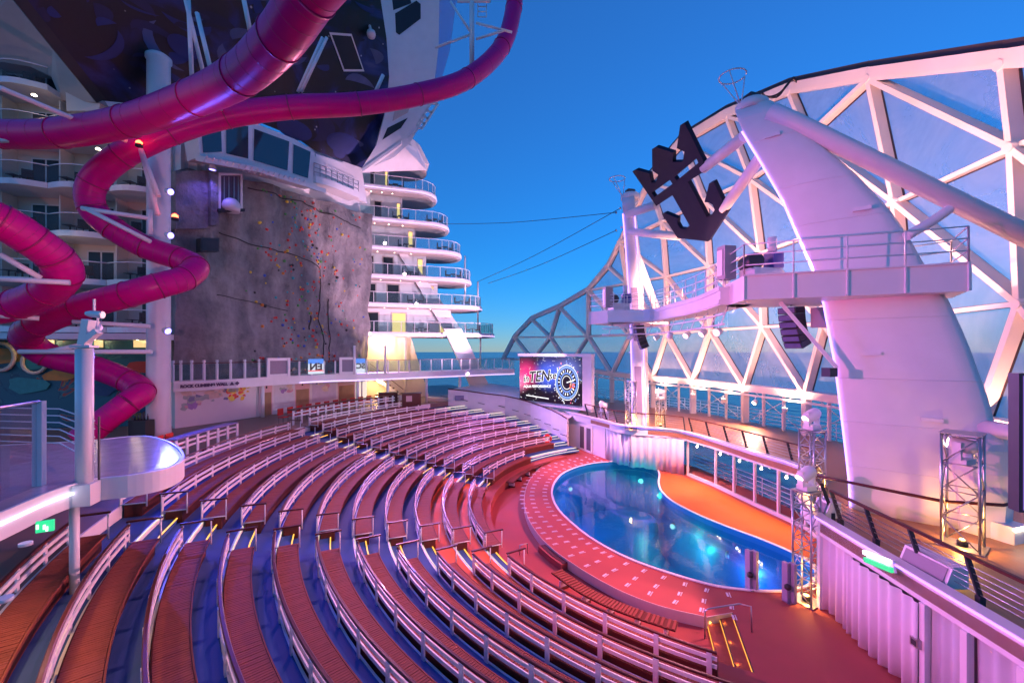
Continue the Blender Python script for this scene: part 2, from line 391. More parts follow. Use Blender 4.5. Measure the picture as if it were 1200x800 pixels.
outer = rim+[V(4.6, 4, 0), V(11.6, 4, 0), V(14.2, 15, 0), V(15.0, 20, 0), V(14.4, 24, 0), V(13.2, 30, 0), V(8.5, 37, 0)]
struct('pool_kerb', MB().sweep(rim[:-1], [(.004, -.355), (.03, -.355), (.03, .006), (.004, .006)]), mat('pale_kerb', (.52, .42, .38), .5, var=.1))
bm = bmesh.new()
def loop(bm, pts):
    vv = [bm.verts.new(p) for p in pts]; return vv, [bm.edges.new((vv[i], vv[(i+1) % len(vv)])) for i in range(len(vv))]
v1, e1 = loop(bm, outer); v2, e2 = loop(bm, pool)
bmesh.ops.triangle_fill(bm, use_beauty=True, edges=e1+e2)
for vv, zb in ((v1, -.36), ):
    low = [bm.verts.new((v.co.x, v.co.y, zb)) for v in vv]
    for i in range(len(vv)): bm.faces.new((vv[i], vv[(i+1) % len(vv)], low[(i+1) % len(vv)], low[i]))
bmesh.ops.recalc_face_normals(bm, faces=bm.faces)
me = bpy.data.meshes.new('pool_deck'); bm.to_mesh(me); bm.free(); me.materials.append(maroon)
link('pool_deck', me, kind='structure')
struct('pool_coping', MB().sweep(pool, [(-.05, .004), (.06, .004), (.06, .045), (-.05, .045)], True), coping)
bas = MB(); vs = []; fs = []; N = len(pool)
for z in (.003, -.5, -3.6): vs += [(p.x, p.y, z) for p in pool]
for j in range(2):
    for i in range(N): fs.append((j*N+i, j*N+(i+1) % N, (j+1)*N+(i+1) % N, (j+1)*N+i))
fs.append(tuple(2*N+i for i in range(N)))
bas.add(vs, fs); struct('pool_basin', bas, tilebl)
def water_mat():
    m = bpy.data.materials.new('pool_water'); m.use_nodes = True; n = m.node_tree.nodes; l = m.node_tree.links; n.clear()
    o = n.new('ShaderNodeOutputMaterial'); t = n.new('ShaderNodeBsdfTransparent'); t.inputs[0].default_value = (.40, .76, .95, 1)
    g = n.new('ShaderNodeBsdfGlossy'); g.inputs['Roughness'].default_value = .015
    fr = n.new('ShaderNodeFresnel'); fr.inputs[0].default_value = 1.33
    tc = n.new('ShaderNodeTexCoord'); nz = n.new('ShaderNodeTexNoise'); nz.inputs['Scale'].default_value = 2.2; nz.inputs['Detail'].default_value = 4
    l.new(tc.outputs['Object'], nz.inputs['Vector']); bp = n.new('ShaderNodeBump'); bp.inputs['Strength'].default_value = .05; bp.inputs['Distance'].default_value = .08
    l.new(nz.outputs['Fac'], bp.inputs['Height']); l.new(bp.outputs[0], g.inputs['Normal']); l.new(bp.outputs[0], fr.inputs['Normal'])
    x = n.new('ShaderNodeMixShader'); ml = n.new('ShaderNodeMath'); ml.operation = 'MULTIPLY_ADD'; ml.inputs[1].default_value = 1.0; ml.inputs[2].default_value = .0
    l.new(fr.outputs[0], ml.inputs[0]); l.new(ml.outputs[0], x.inputs[0]); l.new(t.outputs[0], x.inputs[1]); l.new(g.outputs[0], x.inputs[2]); l.new(x.outputs[0], o.inputs[0]); return m
wm = MB(); wm.add([(p.x, p.y, -.28) for p in pool], [tuple(range(N))]); struct('water', wm, water_mat())
# orange painted stage floor between the pool and the glazed wall
sf = []
for x, y in ((773, 556), (772, 565), (775, 575), (785, 585), (800, 594), (825, 606), (855, 618), (885, 629), (910, 639), (932, 649)): sf.append(G(x, y, 0)+V(.14, .05, 0))
sf = [V(9.9, 28.7, 0)]+smoothpath(sf, 3)+[V(11.9, 16.9, 0), V(13.2, 18.4, 0), V(13.3, 19.5, 0), V(12.65, 22.6, 0), V(12.05, 25.7, 0), V(11.4, 27.6, 0), V(10.7, 28.5, 0)]
struct('stage_floor', MB().prism([(p.x, p.y) for p in sf], .003, .008), orange_floor)
# underwater lamps on the pool wall
pc = sum(pool, Vector())/N
uw = [(4, (.05, .9, .55)), (12, (.1, .8, .6)), (22, (.05, .9, .6)), (30, (.05, .9, .5)), (38, (.1, .5, 1)), (50, (.1, .4, 1)), (60, (.15, .45, 1)), (72, (.1, .5, 1)), (84, (.1, .8, .7)), (94, (.1, .45, 1))]
for i, (idx, col) in enumerate(uw):
    p = pool[idx % N]; d = (pc-p); d.z = 0; d.normalize(); q = p+d*.12+Vector((0, 0, -1.3))
    t = thing('underwater_lamp', q, 'small round lamp glowing under water on the pool wall', 'lamp', 'underwater lamps round the pool wall')
    MB().tube([q-d*.1, q+d*.02], .16, 12).ob('housing', steel, t)
    MB().tube([q+d*.022, q+d*.04], .12, 12).ob('lens', emis('underwater_lens', (.6, .95, 1), .35), t)
    lamp('underwater_glow', 'POINT', q+d*1.5+V(0, 0, -.5), None, 26, col, t, rad=.06)
# pale safety markings set in two rings round the pool
mk = mat('marking_paint', (.60, .57, .60), .5, var=.25, vscale=20)
mkm = []
for v in range(4):
    m_ = MB(); rnd = random.Random(v)
    m_.box((0, 0, 0), (.34, .085, .006)); x = -.2
    for i in range(6): w_ = rnd.uniform(.03, .07); m_.box((x+w_/2, .10, 0), (w_, .035+.02*rnd.random(), .006)); x += w_+.015
    mkm.append(m_.mesh('marking', mk))
deckmark = thing('deck_markings', rim[20]+Vector((.5, .5, .006)), 'pale painted safety markings in rings on the red pool edge', 'marking')
cnt = 0
for off, stp in ((.42, .40), (1.15, .46), (1.72, .50)):
    acc = 0; prev = None
    for i in range(55*1, N*2):
        p = pool[i % N]; q = pool[(i+1) % N]; d = (q-p); d.z = 0; L = d.length; d.normalize(); nn = Vector((-d.y, d.x, 0))
        if (p+nn*.5-pc).length < (p-pc).length: nn = -nn
        if i >= N+8 or i < 58: continue
        acc += L
        if acc > stp:
            acc = 0; c = p+nn*off+Vector((0, 0, .009)); link('marking', mkm[cnt % 4], deckmark, c, math.atan2(nn.y, nn.x)+random.uniform(-.1, .1)).scale = (.72, .8, 1); cnt += 1
# curb steps (near) with amber risers
st = thing('pool_steps', G(850, 745, -.36), 'two timber steps with amber lit risers beside the steel handrail', 'steps')
s1, s2 = G(858, 717, 0), G(888, 800, 0); sd_ = (s2-s1).normalized(); nn = Vector((-abs(sd_.y), sd_.x if sd_.y > 0 else -sd_.x, 0)); nn = Vector((sd_.y, -sd_.x, 0)); nn = nn if nn.x < 0 else -nn
s2 = s1+sd_*3.6
for i, (z, w0) in enumerate(((-.12, 0), (-.24, .38))):
    a_, b_ = s1+nn*(w0+.003), s2+nn*(w0+.003)
    s = MB(); s.prism([a_, b_, b_+nn*.377, a_+nn*.377], -.36, z); tr = s.ob('step', slat, st)
    MB().bar(V(a_.x, a_.y, z+.115), V(b_.x, b_.y, z+.115), .02, .02).ob('nosing', black, tr)
    MB().bar(V(a_.x, a_.y, z+.07)+nn*.02, V(b_.x, b_.y, z+.07)+nn*.02, .012, .02).ob('light_strip', led_ye, tr)
a_, b_ = s1+nn*.78, s2+nn*.78
MB().bar(V(a_.x, a_.y, -.30), V(b_.x, b_.y, -.30), .015, .02).ob('light_strip', led_ye, st)
for k_ in range(4):
    for w_, z_ in ((.30, -.16), (.70, -.26)): q_ = s1+(s2-s1)*((k_+.5)/4)+nn*w_+V(0, 0, z_+.07); lamp('nosing_glow', 'POINT', V(q_.x, q_.y, z_+.07), None, .2, (1, .45, .06), st, rad=.01)
h = MB(); p0 = G(826, 748, -.36); p1 = G(881, 740, 0)
h.tube([p0, W(826, 716, p0.y), W(830, 713, p0.y), W(866, 707, p1.y+.3), W(880, 710, p1.y), p1], .025, 8)
h.ob('handrail', steel, st)
# far curb steps
fs_ = thing('pool_steps', G(635, 541, -.36), 'low steps with amber lit edges beside the lifebuoy below the far block', 'steps')
for (q0, q1, z) in (((625, 531), (662, 541), -.1), ((622, 536), (650, 545), -.22), ((636, 543), (645, 547), -.3)):
    a_, b_ = G(*q0, z), G(*q1, z); MB().bar(a_, b_, .35, .1).ob('step', maroon, fs_); MB().bar(a_+V(-.1, -.16, .03), b_+V(-.1, -.16, .03), .06, .05).ob('light_strip', led_ye, fs_)
# front backless benches
def front_bench(pts, label):
    pts = smoothpath([G(x, y, .1) for x, y in pts], 5)
    t = thing('front_bench', pts[0]-V(0, 0, .46), label, 'bench', 'low front benches by the pool')
    MB().sweep(pts, [(-.24, -.05), (.24, -.05), (.24, -.005), (-.24, -.005)]).ob('seat', benchbase, t)
    s = MB(); L = 0
    for i in range(len(pts)-1):
        p, q = pts[i], pts[i+1]; d = q-p; n = max(1, int(d.length/.11))
        for j in range(n): s.box(p+d*((j+.5)/n)+V(0, 0, .008), (.075, .46, .022), math.atan2(d.y, d.x))
    s.ob('seat_slats', slat, t, kind='stuff')
    for i in range(2, len(pts)-1, 4):
        p = pts[i]; MB().box((p.x, p.y, -.155), (.08, .36, .2), math.atan2((pts[i+1]-p).y, (pts[i+1]-p).x)).ob('leg', white_s, t)
        MB().box((p.x, p.y, -.305), (.12, .40, .1), math.atan2((pts[i+1]-p).y, (pts[i+1]-p).x)).ob('foot', benchbase, t)
front_bench([(597, 565), (606, 557), (618, 550), (632, 544), (642, 540)], 'backless slatted bench at the pool edge below the far block')
front_bench([(652, 668), (680, 688), (715, 706), (755, 721), (793, 733)], 'backless slatted bench at the pool edge below the camera')
low = thing('sun_shelf', G(650, 645, -.36), 'low box shelf against the pool rim near the aisle foot', 'box')
pts = [G(638, 638, -.1), G(652, 650, -.1), G(665, 659, -.1)]
MB().sweep(pts, [(-.3, -.26), (.3, -.26), (.3, 0), (-.3, 0)]).ob('body', maroon, low); MB().sweep(pts, [(-.2, .003), (.2, .003), (.2, .02), (-.2, .02)]).ob('inset', mahog, low)
# little tubular hoops and stub posts at the aisle foot
hp = thing('hoop_rail', G(608, 655, -.36), 'small steel hoop rail at the foot of the near aisle', 'rail')
p, q = G(609, 650, -.36), G(618, 648, -.36); MB().tube([p, p+V(0, 0, .42), q+V(0, 0, .42), q], .025, 6).ob('hoop', steel, hp)

# ================================================================ UPPER DECK, STAGE WALLS
def teak_mat():
    m = mat('teak_deck', (.33, .16, .08), .45, var=.25, vscale=4)
    n, l, b = nodes(m); tc = n.new('ShaderNodeTexCoord'); mp = n.new('ShaderNodeMapping'); mp.inputs['Rotation'].default_value = (0, 0, AA)
    w = n.new('ShaderNodeTexWave'); w.inputs['Scale'].default_value = 2.2; w.bands_direction = 'X'; l.new(tc.outputs['Object'], mp.inputs[0]); l.new(mp.outputs[0], w.inputs[0])
    cr = n.new('ShaderNodeValToRGB'); cr.color_ramp.elements[0].position = .0; cr.color_ramp.elements[0].color = (0, 0, 0, 1); cr.color_ramp.elements[1].position = .08
    l.new(w.outputs['Fac'], cr.inputs[0]); bp = n.new('ShaderNodeBump'); bp.inputs['Strength'].default_value = .5; bp.inputs['Distance'].default_value = .01
    l.new(cr.outputs[0], bp.inputs['Height']); l.new(bp.outputs[0], b.inputs['Normal']); return m
teak = teak_mat()
EDGE = [V(9.25, 4.5, 0), V(9.6, 7.9, 0), V(9.94, 13.6, 0), V(10.6, 15.4, 0), V(12.2, 17.0, 0), V(13.45, 19.5, 0), V(12.8, 22.6, 0), V(12.2, 25.7, 0), V(11.5, 27.9, 0), V(10.6, 28.9, 0), V(9.5, 29.5, 0), V(8.4, 30.0, 0), V(7.6, 31.0, 0), V(7.1, 32.4, 0), V(5.8, 35.2, 0), V(4.6, 38, 0)]
back = [V(-2, 52, 0), V(9, 52, 0), V(16, 42, 0), V(19.6, 30, 0), V(20.4, 22, 0), V(19.3, 12, 0), V(17, 4.5, 0)]
struct('upper_deck', MB().prism(EDGE+back, ZU-.28, ZU), teak)
fas = thing('deck_fascia', EDGE[2]+V(0, 0, 2.4), 'white curved fascia with violet light line along the upper deck edge', 'fascia')
EP = [Vector((p.x, p.y, 0)) for p in EDGE]
ES = EP[:3]+smoothpath(EP[2:], 3)[1:]
MB().sweep(ES, [(0, 2.35), (.16, 2.35), (.16, 3.0), (-.18, 3.0), (-.18, 2.95), (0, 2.95)][::1]).ob('fascia_board', white, fas)
for (i0, i1) in ((0, 2), (11, 20), (24, 34)):
    seg = ES[i0:i1+1]
    if len(seg) > 1: MB().sweep(seg, [(-.195, 2.93), (-.183, 2.93), (-.183, 2.975), (-.195, 2.975)]).ob('light_line', led_bl, fas)
def curtain(p, q, z0, z1, name, label, m=curt, wl=.33, amp=.07, parent=None):
    p, q = Vector(p), Vector(q); d = q-p; L = d.length; d.normalize(); nn = Vector((d.y, -d.x, 0)); n = max(8, int(L/wl*8))
    ph = random.random()*6; mb = MB(); vs = []; fs = []
    for j, z in enumerate((z0, (z0+z1)/2, z1)):
        for i in range(n+1):
            s = L*i/n; am = amp*(1-.35*j/2); o = am*math.sin(2*math.pi*s/wl+ph+.8*math.sin(s*1.7))+am*.4*math.sin(2*math.pi*s/wl*.43+ph)
            pp = p+d*s+nn*o; vs.append((pp.x, pp.y, z+(.03*math.sin(s*5) if j == 0 else 0)))
    for j in range(2):
        for i in range(n): fs.append((j*(n+1)+i, j*(n+1)+i+1, (j+1)*(n+1)+i+1, (j+1)*(n+1)+i))
    mb.add(vs, fs, True)
    o = mb.ob(name, m, parent, label=label if parent is None else None, cat='curtain' if parent is None else None, group='stage curtains' if parent is None else None)
    md = o.modifiers.new('thickness', 'SOLIDIFY'); md.thickness = .012
    return o
# near side wall under the deck edge
nw = thing('stage_side_wall', EP[1], 'white side wall of curtained windows along the right edge below the deck', 'wall')
def on(px, py, p, q):                                   # where the sight line through px crosses the vertical plane p-q
    d = (q-p); n_ = Vector((d.y, -d.x, 0)).normalized(); return PL(px, py, p, n_)
a_, b_ = EP[1], EP[2]
post_px = [1083, 1132, 1205]
for px in (961, 1083, 1132, 1200):
    p = on(px, 700, a_, b_); MB().box((p.x+.02, p.y, 1.18), (.16, .14, 2.34)).ob('wall_post', white, nw)
p0 = on(1083, 700, a_, b_); p1 = Vector((EP[0].x, EP[0].y, 0))
MB().bar(V(p0.x+.04, p0.y, .14), V(p1.x+.04, p1.y, .14), .12, .28).ob('sill', white, nw)
for (x0, x1) in ((1087, 1129), (1136, 1197)):
    q0, q1 = on(x0, 700, a_, b_), on(x1, 700, a_, b_)
    w = MB(); w.slab([V(q0.x, q0.y, .3), V(q1.x, q1.y, .3), V(q1.x, q1.y, 2.33), V(q0.x, q0.y, 2.33)], (.015, 0, 0)); w.ob('window_pane', glass_clear, nw)
    curtain(V(q0.x+.12, q0.y, 0), V(q1.x+.12, q1.y, 0), .1, 2.3, 'inner_curtain', '', parent=nw, wl=.35, amp=.06)
MB().box((10.35, 10, 1.2), (.05, 9, 2.4), R(-3)).ob('back_wall', mat('dim_wall', (.3, .26, .32), .6), nw)
q0, q1 = on(995, 700, a_, b_), on(1080, 700, a_, b_)
curtain(V(q0.x-.05, q0.y, 0), V(q1.x-.05, q1.y, 0), .05, 2.32, 'stage_curtain', 'pale violet curtain with deep folds below the green exit light')
q2 = on(964, 700, a_, b_)
curtain(V(q2.x+.12, q2.y+.1, 0), V(q0.x+.12, q0.y, 0), .03, 2.32, 'stage_curtain', 'shaded lilac curtain between the near light truss and the exit light')
sp = on(1079, 752, a_, b_); t = thing('wall_switch_box', sp, 'small dark grey box fixed to the white post beside the curtain', 'box')
MB().box(sp+V(-.1, 0, 0), (.14, .2, .2)).ob('box', steel, t); MB().box(sp+V(-.175, 0, 0), (.012, .12, .12)).ob('face_plate', dark, t)
# exit light on the fascia
ex0, ex1 = on(1014, 655, a_+V(-.25, 0, 0), b_+V(-.25, 0, 0)), on(1046, 668, a_+V(-.25, 0, 0), b_+V(-.25, 0, 0))
t = thing('exit_light', (ex0+ex1)/2, 'slim green and white emergency light on the near deck fascia', 'light')
MB().bar(ex0, ex1, .1, .12).ob('green_bar', green, t); MB().bar(ex0+V(.02, .05, .17), ex1+V(.02, .1, .17), .1, .1).ob('white_tube', led_wh, t); MB().bar(ex0+V(.06, 0, .09), ex1+V(.06, 0, .09), .06, .3).ob('bracket', white, t)
# glazed stage back wall
gw = thing('stage_glass_wall', EP[6], 'glazed wall with white posts behind the orange stage floor', 'window wall')
wpth = [V(13.4, 18.6, 0), V(13.55, 19.6, 0), V(12.9, 22.6, 0), V(12.3, 25.7, 0), V(11.6, 28.1, 0)]
tot = [];
for i in range(len(wpth)-1):
    n = 1 if i == 0 else 2 if i < 3 else 1
    for j in range(n): tot.append(wpth[i]+(wpth[i+1]-wpth[i])*j/n)
tot.append(wpth[-1])
for i, p in enumerate(tot):
    MB().box((p.x+.12, p.y, 1.19), (.12, .12, 2.36)).ob('post', white, gw)
    if i < len(tot)-1:
        q = tot[i+1]; d = (q-p).normalized()
        MB().slab([p+d*.08+V(.12, 0, .2), q-d*.08+V(.12, 0, .2), q-d*.08+V(.12, 0, 2.3), p+d*.08+V(.12, 0, 2.3)], (.012, 0, 0)).ob('window_pane', glass_clear, gw)
        MB().bar(p+V(.12, 0, .1), q+V(.12, 0, .1), .14, .19).ob('sill', white, gw)
for i, p in enumerate(tot[:-1]):
    q = (p+tot[i+1])/2+V(-.12, 0, 2.25)
    t = thing('soffit_bulb', q, 'small glowing bulb lamp under the deck fascia over the stage', 'lamp', 'bulb lamps along the stage soffit')
    MB().tube([q+V(.08, 0, .12), q+V(.02, 0, .05)], .05, 8).ob('holder', white, t)
    MB().lathe(q+V(-.02, 0, -.06), [(.01, -.06), (.045, -.04), (.06, 0), (.045, .05), (.03, .1)], 10).ob('bulb', lamp_w, t)
    lamp('stage_light', 'SPOT', q+V(-.15, 0, -.18), q+V(-2.2, -.4, -2.3), 70, (1, .50, .22), t, R(125), .8, .03)
# podium curtains under the far tower
pod = [EP[8]+V(-.05, .1, 0), EP[9]+V(0, .1, 0), EP[10]+V(0, .15, 0), EP[11]+V(.05, .1, 0), EP[12]+V(.1, .05, 0), EP[13]+V(.1, 0, 0)]
labs = ['short pink curtain at the stage end of the far tower podium', 'pink pleated curtain on the podium beside the short stage-end curtain', 'pink pleated curtain in the middle of the far tower podium above the water', 'pink pleated curtain on the podium nearest the far light truss', 'narrow pink curtain behind the far light truss']
for i in range(5): curtain(pod[i], pod[i+1], .03, 2.36, 'stage_curtain', labs[i], wl=.5, amp=.08)
# far side wall with doors (mirror of the near one)
fw = thing('far_stage_wall', EP[14], 'violet lit far side wall with two glazed doors beside the far truss', 'wall')
a2, b2 = EP[13], EP[15]
dd = (b2-a2).normalized(); nrm = Vector((dd.y, -dd.x, 0)); nrm = -nrm if nrm.y > 0 else nrm
MB().slab([a2-nrm*.08, b2-nrm*.08, b2+V(0, 0, 2.35)-nrm*.08, a2+V(0, 0, 2.35)-nrm*.08], -nrm*.2).ob('wall_panel', white, fw)
for s0, s1 in ((1.7, 2.55), (2.65, 3.5)):
    d0, d1 = a2+dd*s0, a2+dd*s1
    dr = MB().slab([d0+V(0, 0, .02), d1+V(0, 0, .02), d1+V(0, 0, 2.15), d0+V(0, 0, 2.15)], -nrm*.05).ob('door', white, fw)
    e = dd*.12; MB().slab([d0+e+nrm*.004+V(0, 0, .2), d1-e+nrm*.004+V(0, 0, .2), d1-e+nrm*.004+V(0, 0, 2.0), d0+e+nrm*.004+V(0, 0, 2.0)], -nrm*.003).ob('pane', mat('door_glass', (.12, .10, .13), .1, var=0), dr)

# ---- deck railing with slanted dark posts, timber handrail and wires
def deck_rail(path, label, h=1.08, step=1.35):
    path = [Vector((p.x, p.y, ZU)) for p in path]; t = thing('deck_railing', path[0], label, 'railing', 'timber-capped railings along the upper deck')
    def at(s):
        for i in range(len(path)-1):
            L = (path[i+1]-path[i]).length
            if s <= L or i == len(path)-2: return path[i]+(path[i+1]-path[i])*min(1, s/L), (path[i+1]-path[i]).normalized()
            s -= L
    L = sum((path[i+1]-path[i]).length for i in range(len(path)-1)); n = max(1, round(L/step))
    for i in range(n+1):
        p, d = at(L*i/n); out = Vector((d.y, -d.x, 0)); p2 = p+out*.28
        MB().bar(p2+V(0, 0, .2), p+V(0, 0, h), .10, .05, up=d).ob('post', dark, t)
        MB().box(p2+V(0, 0, .115), (.12, .12, .22), math.atan2(d.y, d.x)).ob('post_foot', dark, t)
    off = lambda k, z: [p+V(0, 0, z)+Vector(((path[min(i+1, len(path)-1)]-path[max(i-1, 0)]).y, -(path[min(i+1, len(path)-1)]-path[max(i-1, 0)]).x, 0)).normalized()*k for i, p in enumerate(path)]
    MB().sweep(off(0, h+.03), [(-.07, -.025), (.07, -.025), (.07, .015), (.04, .03), (-.04, .03), (-.07, .015)]).ob('handrail', mahog, t)
    for k in range(5):
        z = .25+k*.155; MB().tube(off(.28*(1-(z-.2)/(h-.2)), z), .012, 5).ob('wire', steel, t)
deck_rail([V(9.65, 5.0, 0), V(9.85, 7.9, 0), V(10.15, 13.4, 0)], 'timber-capped railing with slanted dark posts above the near curtains')
deck_rail([V(10.3, 14.0, 0), V(10.9, 15.4, 0), V(12.4, 17.0, 0), V(13.65, 19.3, 0), V(13.0, 22.6, 0), V(12.4, 25.7, 0), V(11.7, 27.9, 0)], 'long timber-capped railing above the glazed wall of the orange stage', step=1.5)
deck_rail([V(11.5, 28.3, 0), V(10.7, 29.1, 0), V(9.6, 29.75, 0), V(8.5, 30.25, 0), V(7.8, 31.2, 0), V(7.3, 32.4, 0), V(6.1, 35.2, 0)], 'timber-capped railing around the foot of the far tower')
# white outboard rails seen through the stage windows and beyond the deck
def bar_rail(pts, z, label, h=1.05, n=5):
    pts = [Vector((p[0], p[1], z)) for p in pts]; t = thing('outboard_rail', pts[0], label, 'railing', 'white outboard rails')
    for k in range(n): MB().tube([p+V(0, 0, h*(k+1)/n) for p in pts], .022, 5).ob('rail_bar', white_s, t)
    for i in range(len(pts)-1):
        d = pts[i+1]-pts[i]; m = max(1, int(d.length/1.8))
        for j in range(m): p = pts[i]+d*j/m; MB().tube([p, p+V(0, 0, h)], .03, 6).ob('stanchion', white_s, t)
bar_rail([(12.4, 8), (14.05, 15), (14.85, 20), (14.25, 24), (13.05, 30)], .0, 'white open rail outside the stage windows', n=4)
bar_rail([(17.2, 6), (19.2, 12), (20.2, 20), (20, 26), (18.8, 32), (16.4, 40), (10, 51), (-2, 51.5)], ZU, 'white open rail along the stern edge of the upper deck', n=4)

# ================================================================ TOWERS
P0 = G(998, 596, ZU); P1 = G(1168, 628, ZU); TU = (P1-P0).normalized(); TN = Vector((-TU.y, TU.x, 0)); TN = TN if TN.y > 0 else -TN   # TN points away from camera
Lpx = [(998, 596), (996, 560), (988, 492), (980, 428), (966, 354), (955, 319), (939, 284), (918, 235), (890, 186), (869, 152), (861, 130)]
Rpx = [(1168, 628), (1170, 508), (1164, 476), (1136, 400), (1112, 348), (1085, 310), (1064, 272), (1040, 239), (999, 197), (954, 160), (930, 141), (905, 121)]
def sz(px): p = PL(px[0], px[1], P0, TN); return p.z, (p-P0).dot(TU)
def interp(tab, z):
    tab = sorted(tab)
    if z <= tab[0][0]: return tab[0][1]
    for (z0, s0), (z1, s1) in zip(tab, tab[1:]):
        if z <= z1: return s0+(s1-s0)*(z-z0)/(z1-z0)
    return tab[-1][1]
LT = [sz(p) for p in Lpx]; RT = [sz(p) for p in Rpx]
ztop = max(LT)[0]
THK = .95
def tower_pts(mir):
    mf = mirror if mir else (lambda p: p)
    zs = [ZU+(ztop-ZU)*i/30 for i in range(31)]; vs = []; n = 0
    for z in zs:
        s0, s1 = interp(LT, z), max(interp(RT, z), interp(LT, z)+1.0); c = THK*.62*(1-.35*(z-ZU)/(ztop-ZU)); w = s1-s0
        sec = [(0, 0), (.04*w, -.04), (.3*w, -.12), (.6*w, -.1), (.85*w, .02), (.95*w, .14), (w, .34), (.95*w, .54), (.85*w, .68), (.6*w, .85), (.3*w, .93), (.04*w, .95), (0, THK*.94)]
        n = len(sec)
        for (s, d) in sec: vs.append(mf(P0+TU*(s0+s)+TN*(d*(c/THK+.38))+V(0, 0, z-ZU)))
    fs = [(i*n+k, i*n+(k+1) % n, (i+1)*n+(k+1) % n, (i+1)*n+k) for i in range(30) for k in range(n)]
    return vs, fs, n
def tower(mir, label):
    mf = mirror if mir else (lambda p: Vector(p))
    base = mf(P0+TU*1.6); t = thing('mast_tower', base, label, 'tower', 'twin diving towers')
    vs, fs, n = tower_pts(mir); mb = MB(); mb.add(vs, fs, True)
    mb.f += [tuple(range(n)), tuple(range(30*n, 31*n))]; mb.sm += [False]*2; mb.mi += [0]*2
    o = mb.ob('mast_shell', white, t)
    for z in (ztop-.9,):
        pass
    # light lines up the leading edge, inner service channel
    for d0 in (-.03, .90):
        pts = []
        for i in range(31):
            z = ZU+.05+(ztop-1.0-ZU)*i/30; c = THK*.62*(1-.35*(z-ZU)/(ztop-ZU)); pts.append(mf(P0+TU*(interp(LT, z)-.03)+TN*(d0*(c/THK+.38))+V(0, 0, z-ZU)))
        MB().tube(pts, .035, 5).ob('light_line', led_bl if mir == 2 else led_v, t)
    pts = []
    for i in range(31):
        z = ZU+.1+(6.2)*i/30; c = THK*.62*(1-.35*(z-ZU)/(ztop-ZU)); pts.append(mf(P0+TU*(interp(LT, z)-.02)+TN*(.45*(c/THK+.38))+V(0, 0, z-ZU)))
    MB().sweep(pts, [(-.01, 0), (.01, 0), (.01, .02), (-.01, .02)]) if False else None
    ch = MB()
    for z0, z1 in ((ZU+.3, 7.2), (9.0, 12.6)):
        zz = [z0+(z1-z0)*i/8 for i in range(9)]
        L_ = []; R_ = []
        for z in zz:
            c = THK*.62*(1-.35*(z-ZU)/(ztop-ZU)); e = c/THK+.38
            L_.append(mf(P0+TU*(interp(LT, z)-.05)+TN*(.2*e)+V(0, 0, z-ZU))); R_.append(mf(P0+TU*(interp(LT, z)-.05)+TN*(.7*e)+V(0, 0, z-ZU)))
        b = len(ch.v); ch.add(L_+R_, [(i, i+1, 10+i, 9+i) for i in range(8)])
    ch.ob('service_channel', mat('violet_panel', (.22, .2, .34), .35, var=.1), t)
    for z in [ZU+1.6+1.75*i for i in range(8)]:
        if z > ztop-1: continue
        j = int((z-ZU)/(ztop-ZU)*30); ringv = [Vector(vs[j*n+k]) for k in range(n)]
        MB().tube(ringv+[ringv[0]], .013, 4, False).ob('weld_seam', white, t)
    for (u_, z) in ((.45, 16.6), (.30, 8.2), (.62, 6.1), (.75, 13.2)):
        s0_, s1_ = interp(LT, z), interp(RT, z); p = mf(P0+TU*(s0_+(s1_-s0_)*u_)-TN*.14+V(0, 0, z-ZU)); MB().box(p, (.5, .10, .12), math.atan2(TU.y, TU.x)).ob('fitting', white, t)
    # head fitting
    hz = ztop; hp_ = mf(P0+TU*(interp(LT, hz)+.55)+TN*.4+V(0, 0, hz-ZU))
    MB().lathe(hp_+V(0, 0, -.05), [(.55, 0), (.6, .12), (.6, .3), (.45, .42)], 16).ob('head_fitting', white, t)
    MB().box(hp_+V(0, 0, .5), (.5, .4, .22), .3).ob('hatch', dark, t)
    MB().tube([hp_+V(-.9+.0, -.2, 1.25)+V(.5*math.cos(a*.4), .5*math.sin(a*.4), 0) for a in range(16)], .03, 5).ob('hoop_guard', white_s, t)
    for a in (0, 5, 10): MB().tube([hp_+V(-.9, -.2, 1.25)+V(.5*math.cos(a*.4), .5*math.sin(a*.4), 0), hp_+V(-.5, -.1, .1)], .025, 5).ob('guard_strut', white_s, t)
    return t
led_v = emis('led_mast_line', (.42, .22, 1.0), 1.0)
T_near = tower(0, 'huge curved white mast tower lit pink on the right with violet edge light')
T_far = tower(1, 'slender far mast tower with two violet light lines above the podium curtains')
# raking stay tube and strut on both towers
for mir, t in ((0, T_near), (1, T_far)):
    mf = mirror if mir else (lambda p: Vector(p))
    p = PL(903, 133, P0+TN*.1, TN); q = W(1222, 286, 12.6)
    if mir == 0: MB().tube([mf(p+TN*.1), mf(p+(q-p)*.1+V(0, 0, .1)), mf(q)], [.42, .33, .30], 16).ob('raking_stay', white, t)
    a1, b1 = PL(1062, 277, P0, TN), p+(q-p)*.74
    if mir == 0: MB().tube(smoothpath([mf(a1), mf(a1+(b1-a1)*.6+V(0, 0, -.06)), mf(b1)], 5), .15, 10).ob('stay_strut', white, t)
    if mir: 
        MB().tube([mirror(PL(930, 160, P0, TN)), mirror(PL(1075, 330, P0, TN)+V(1.2, 1.2, 0))], .26, 12).ob('raking_stay', white, t)
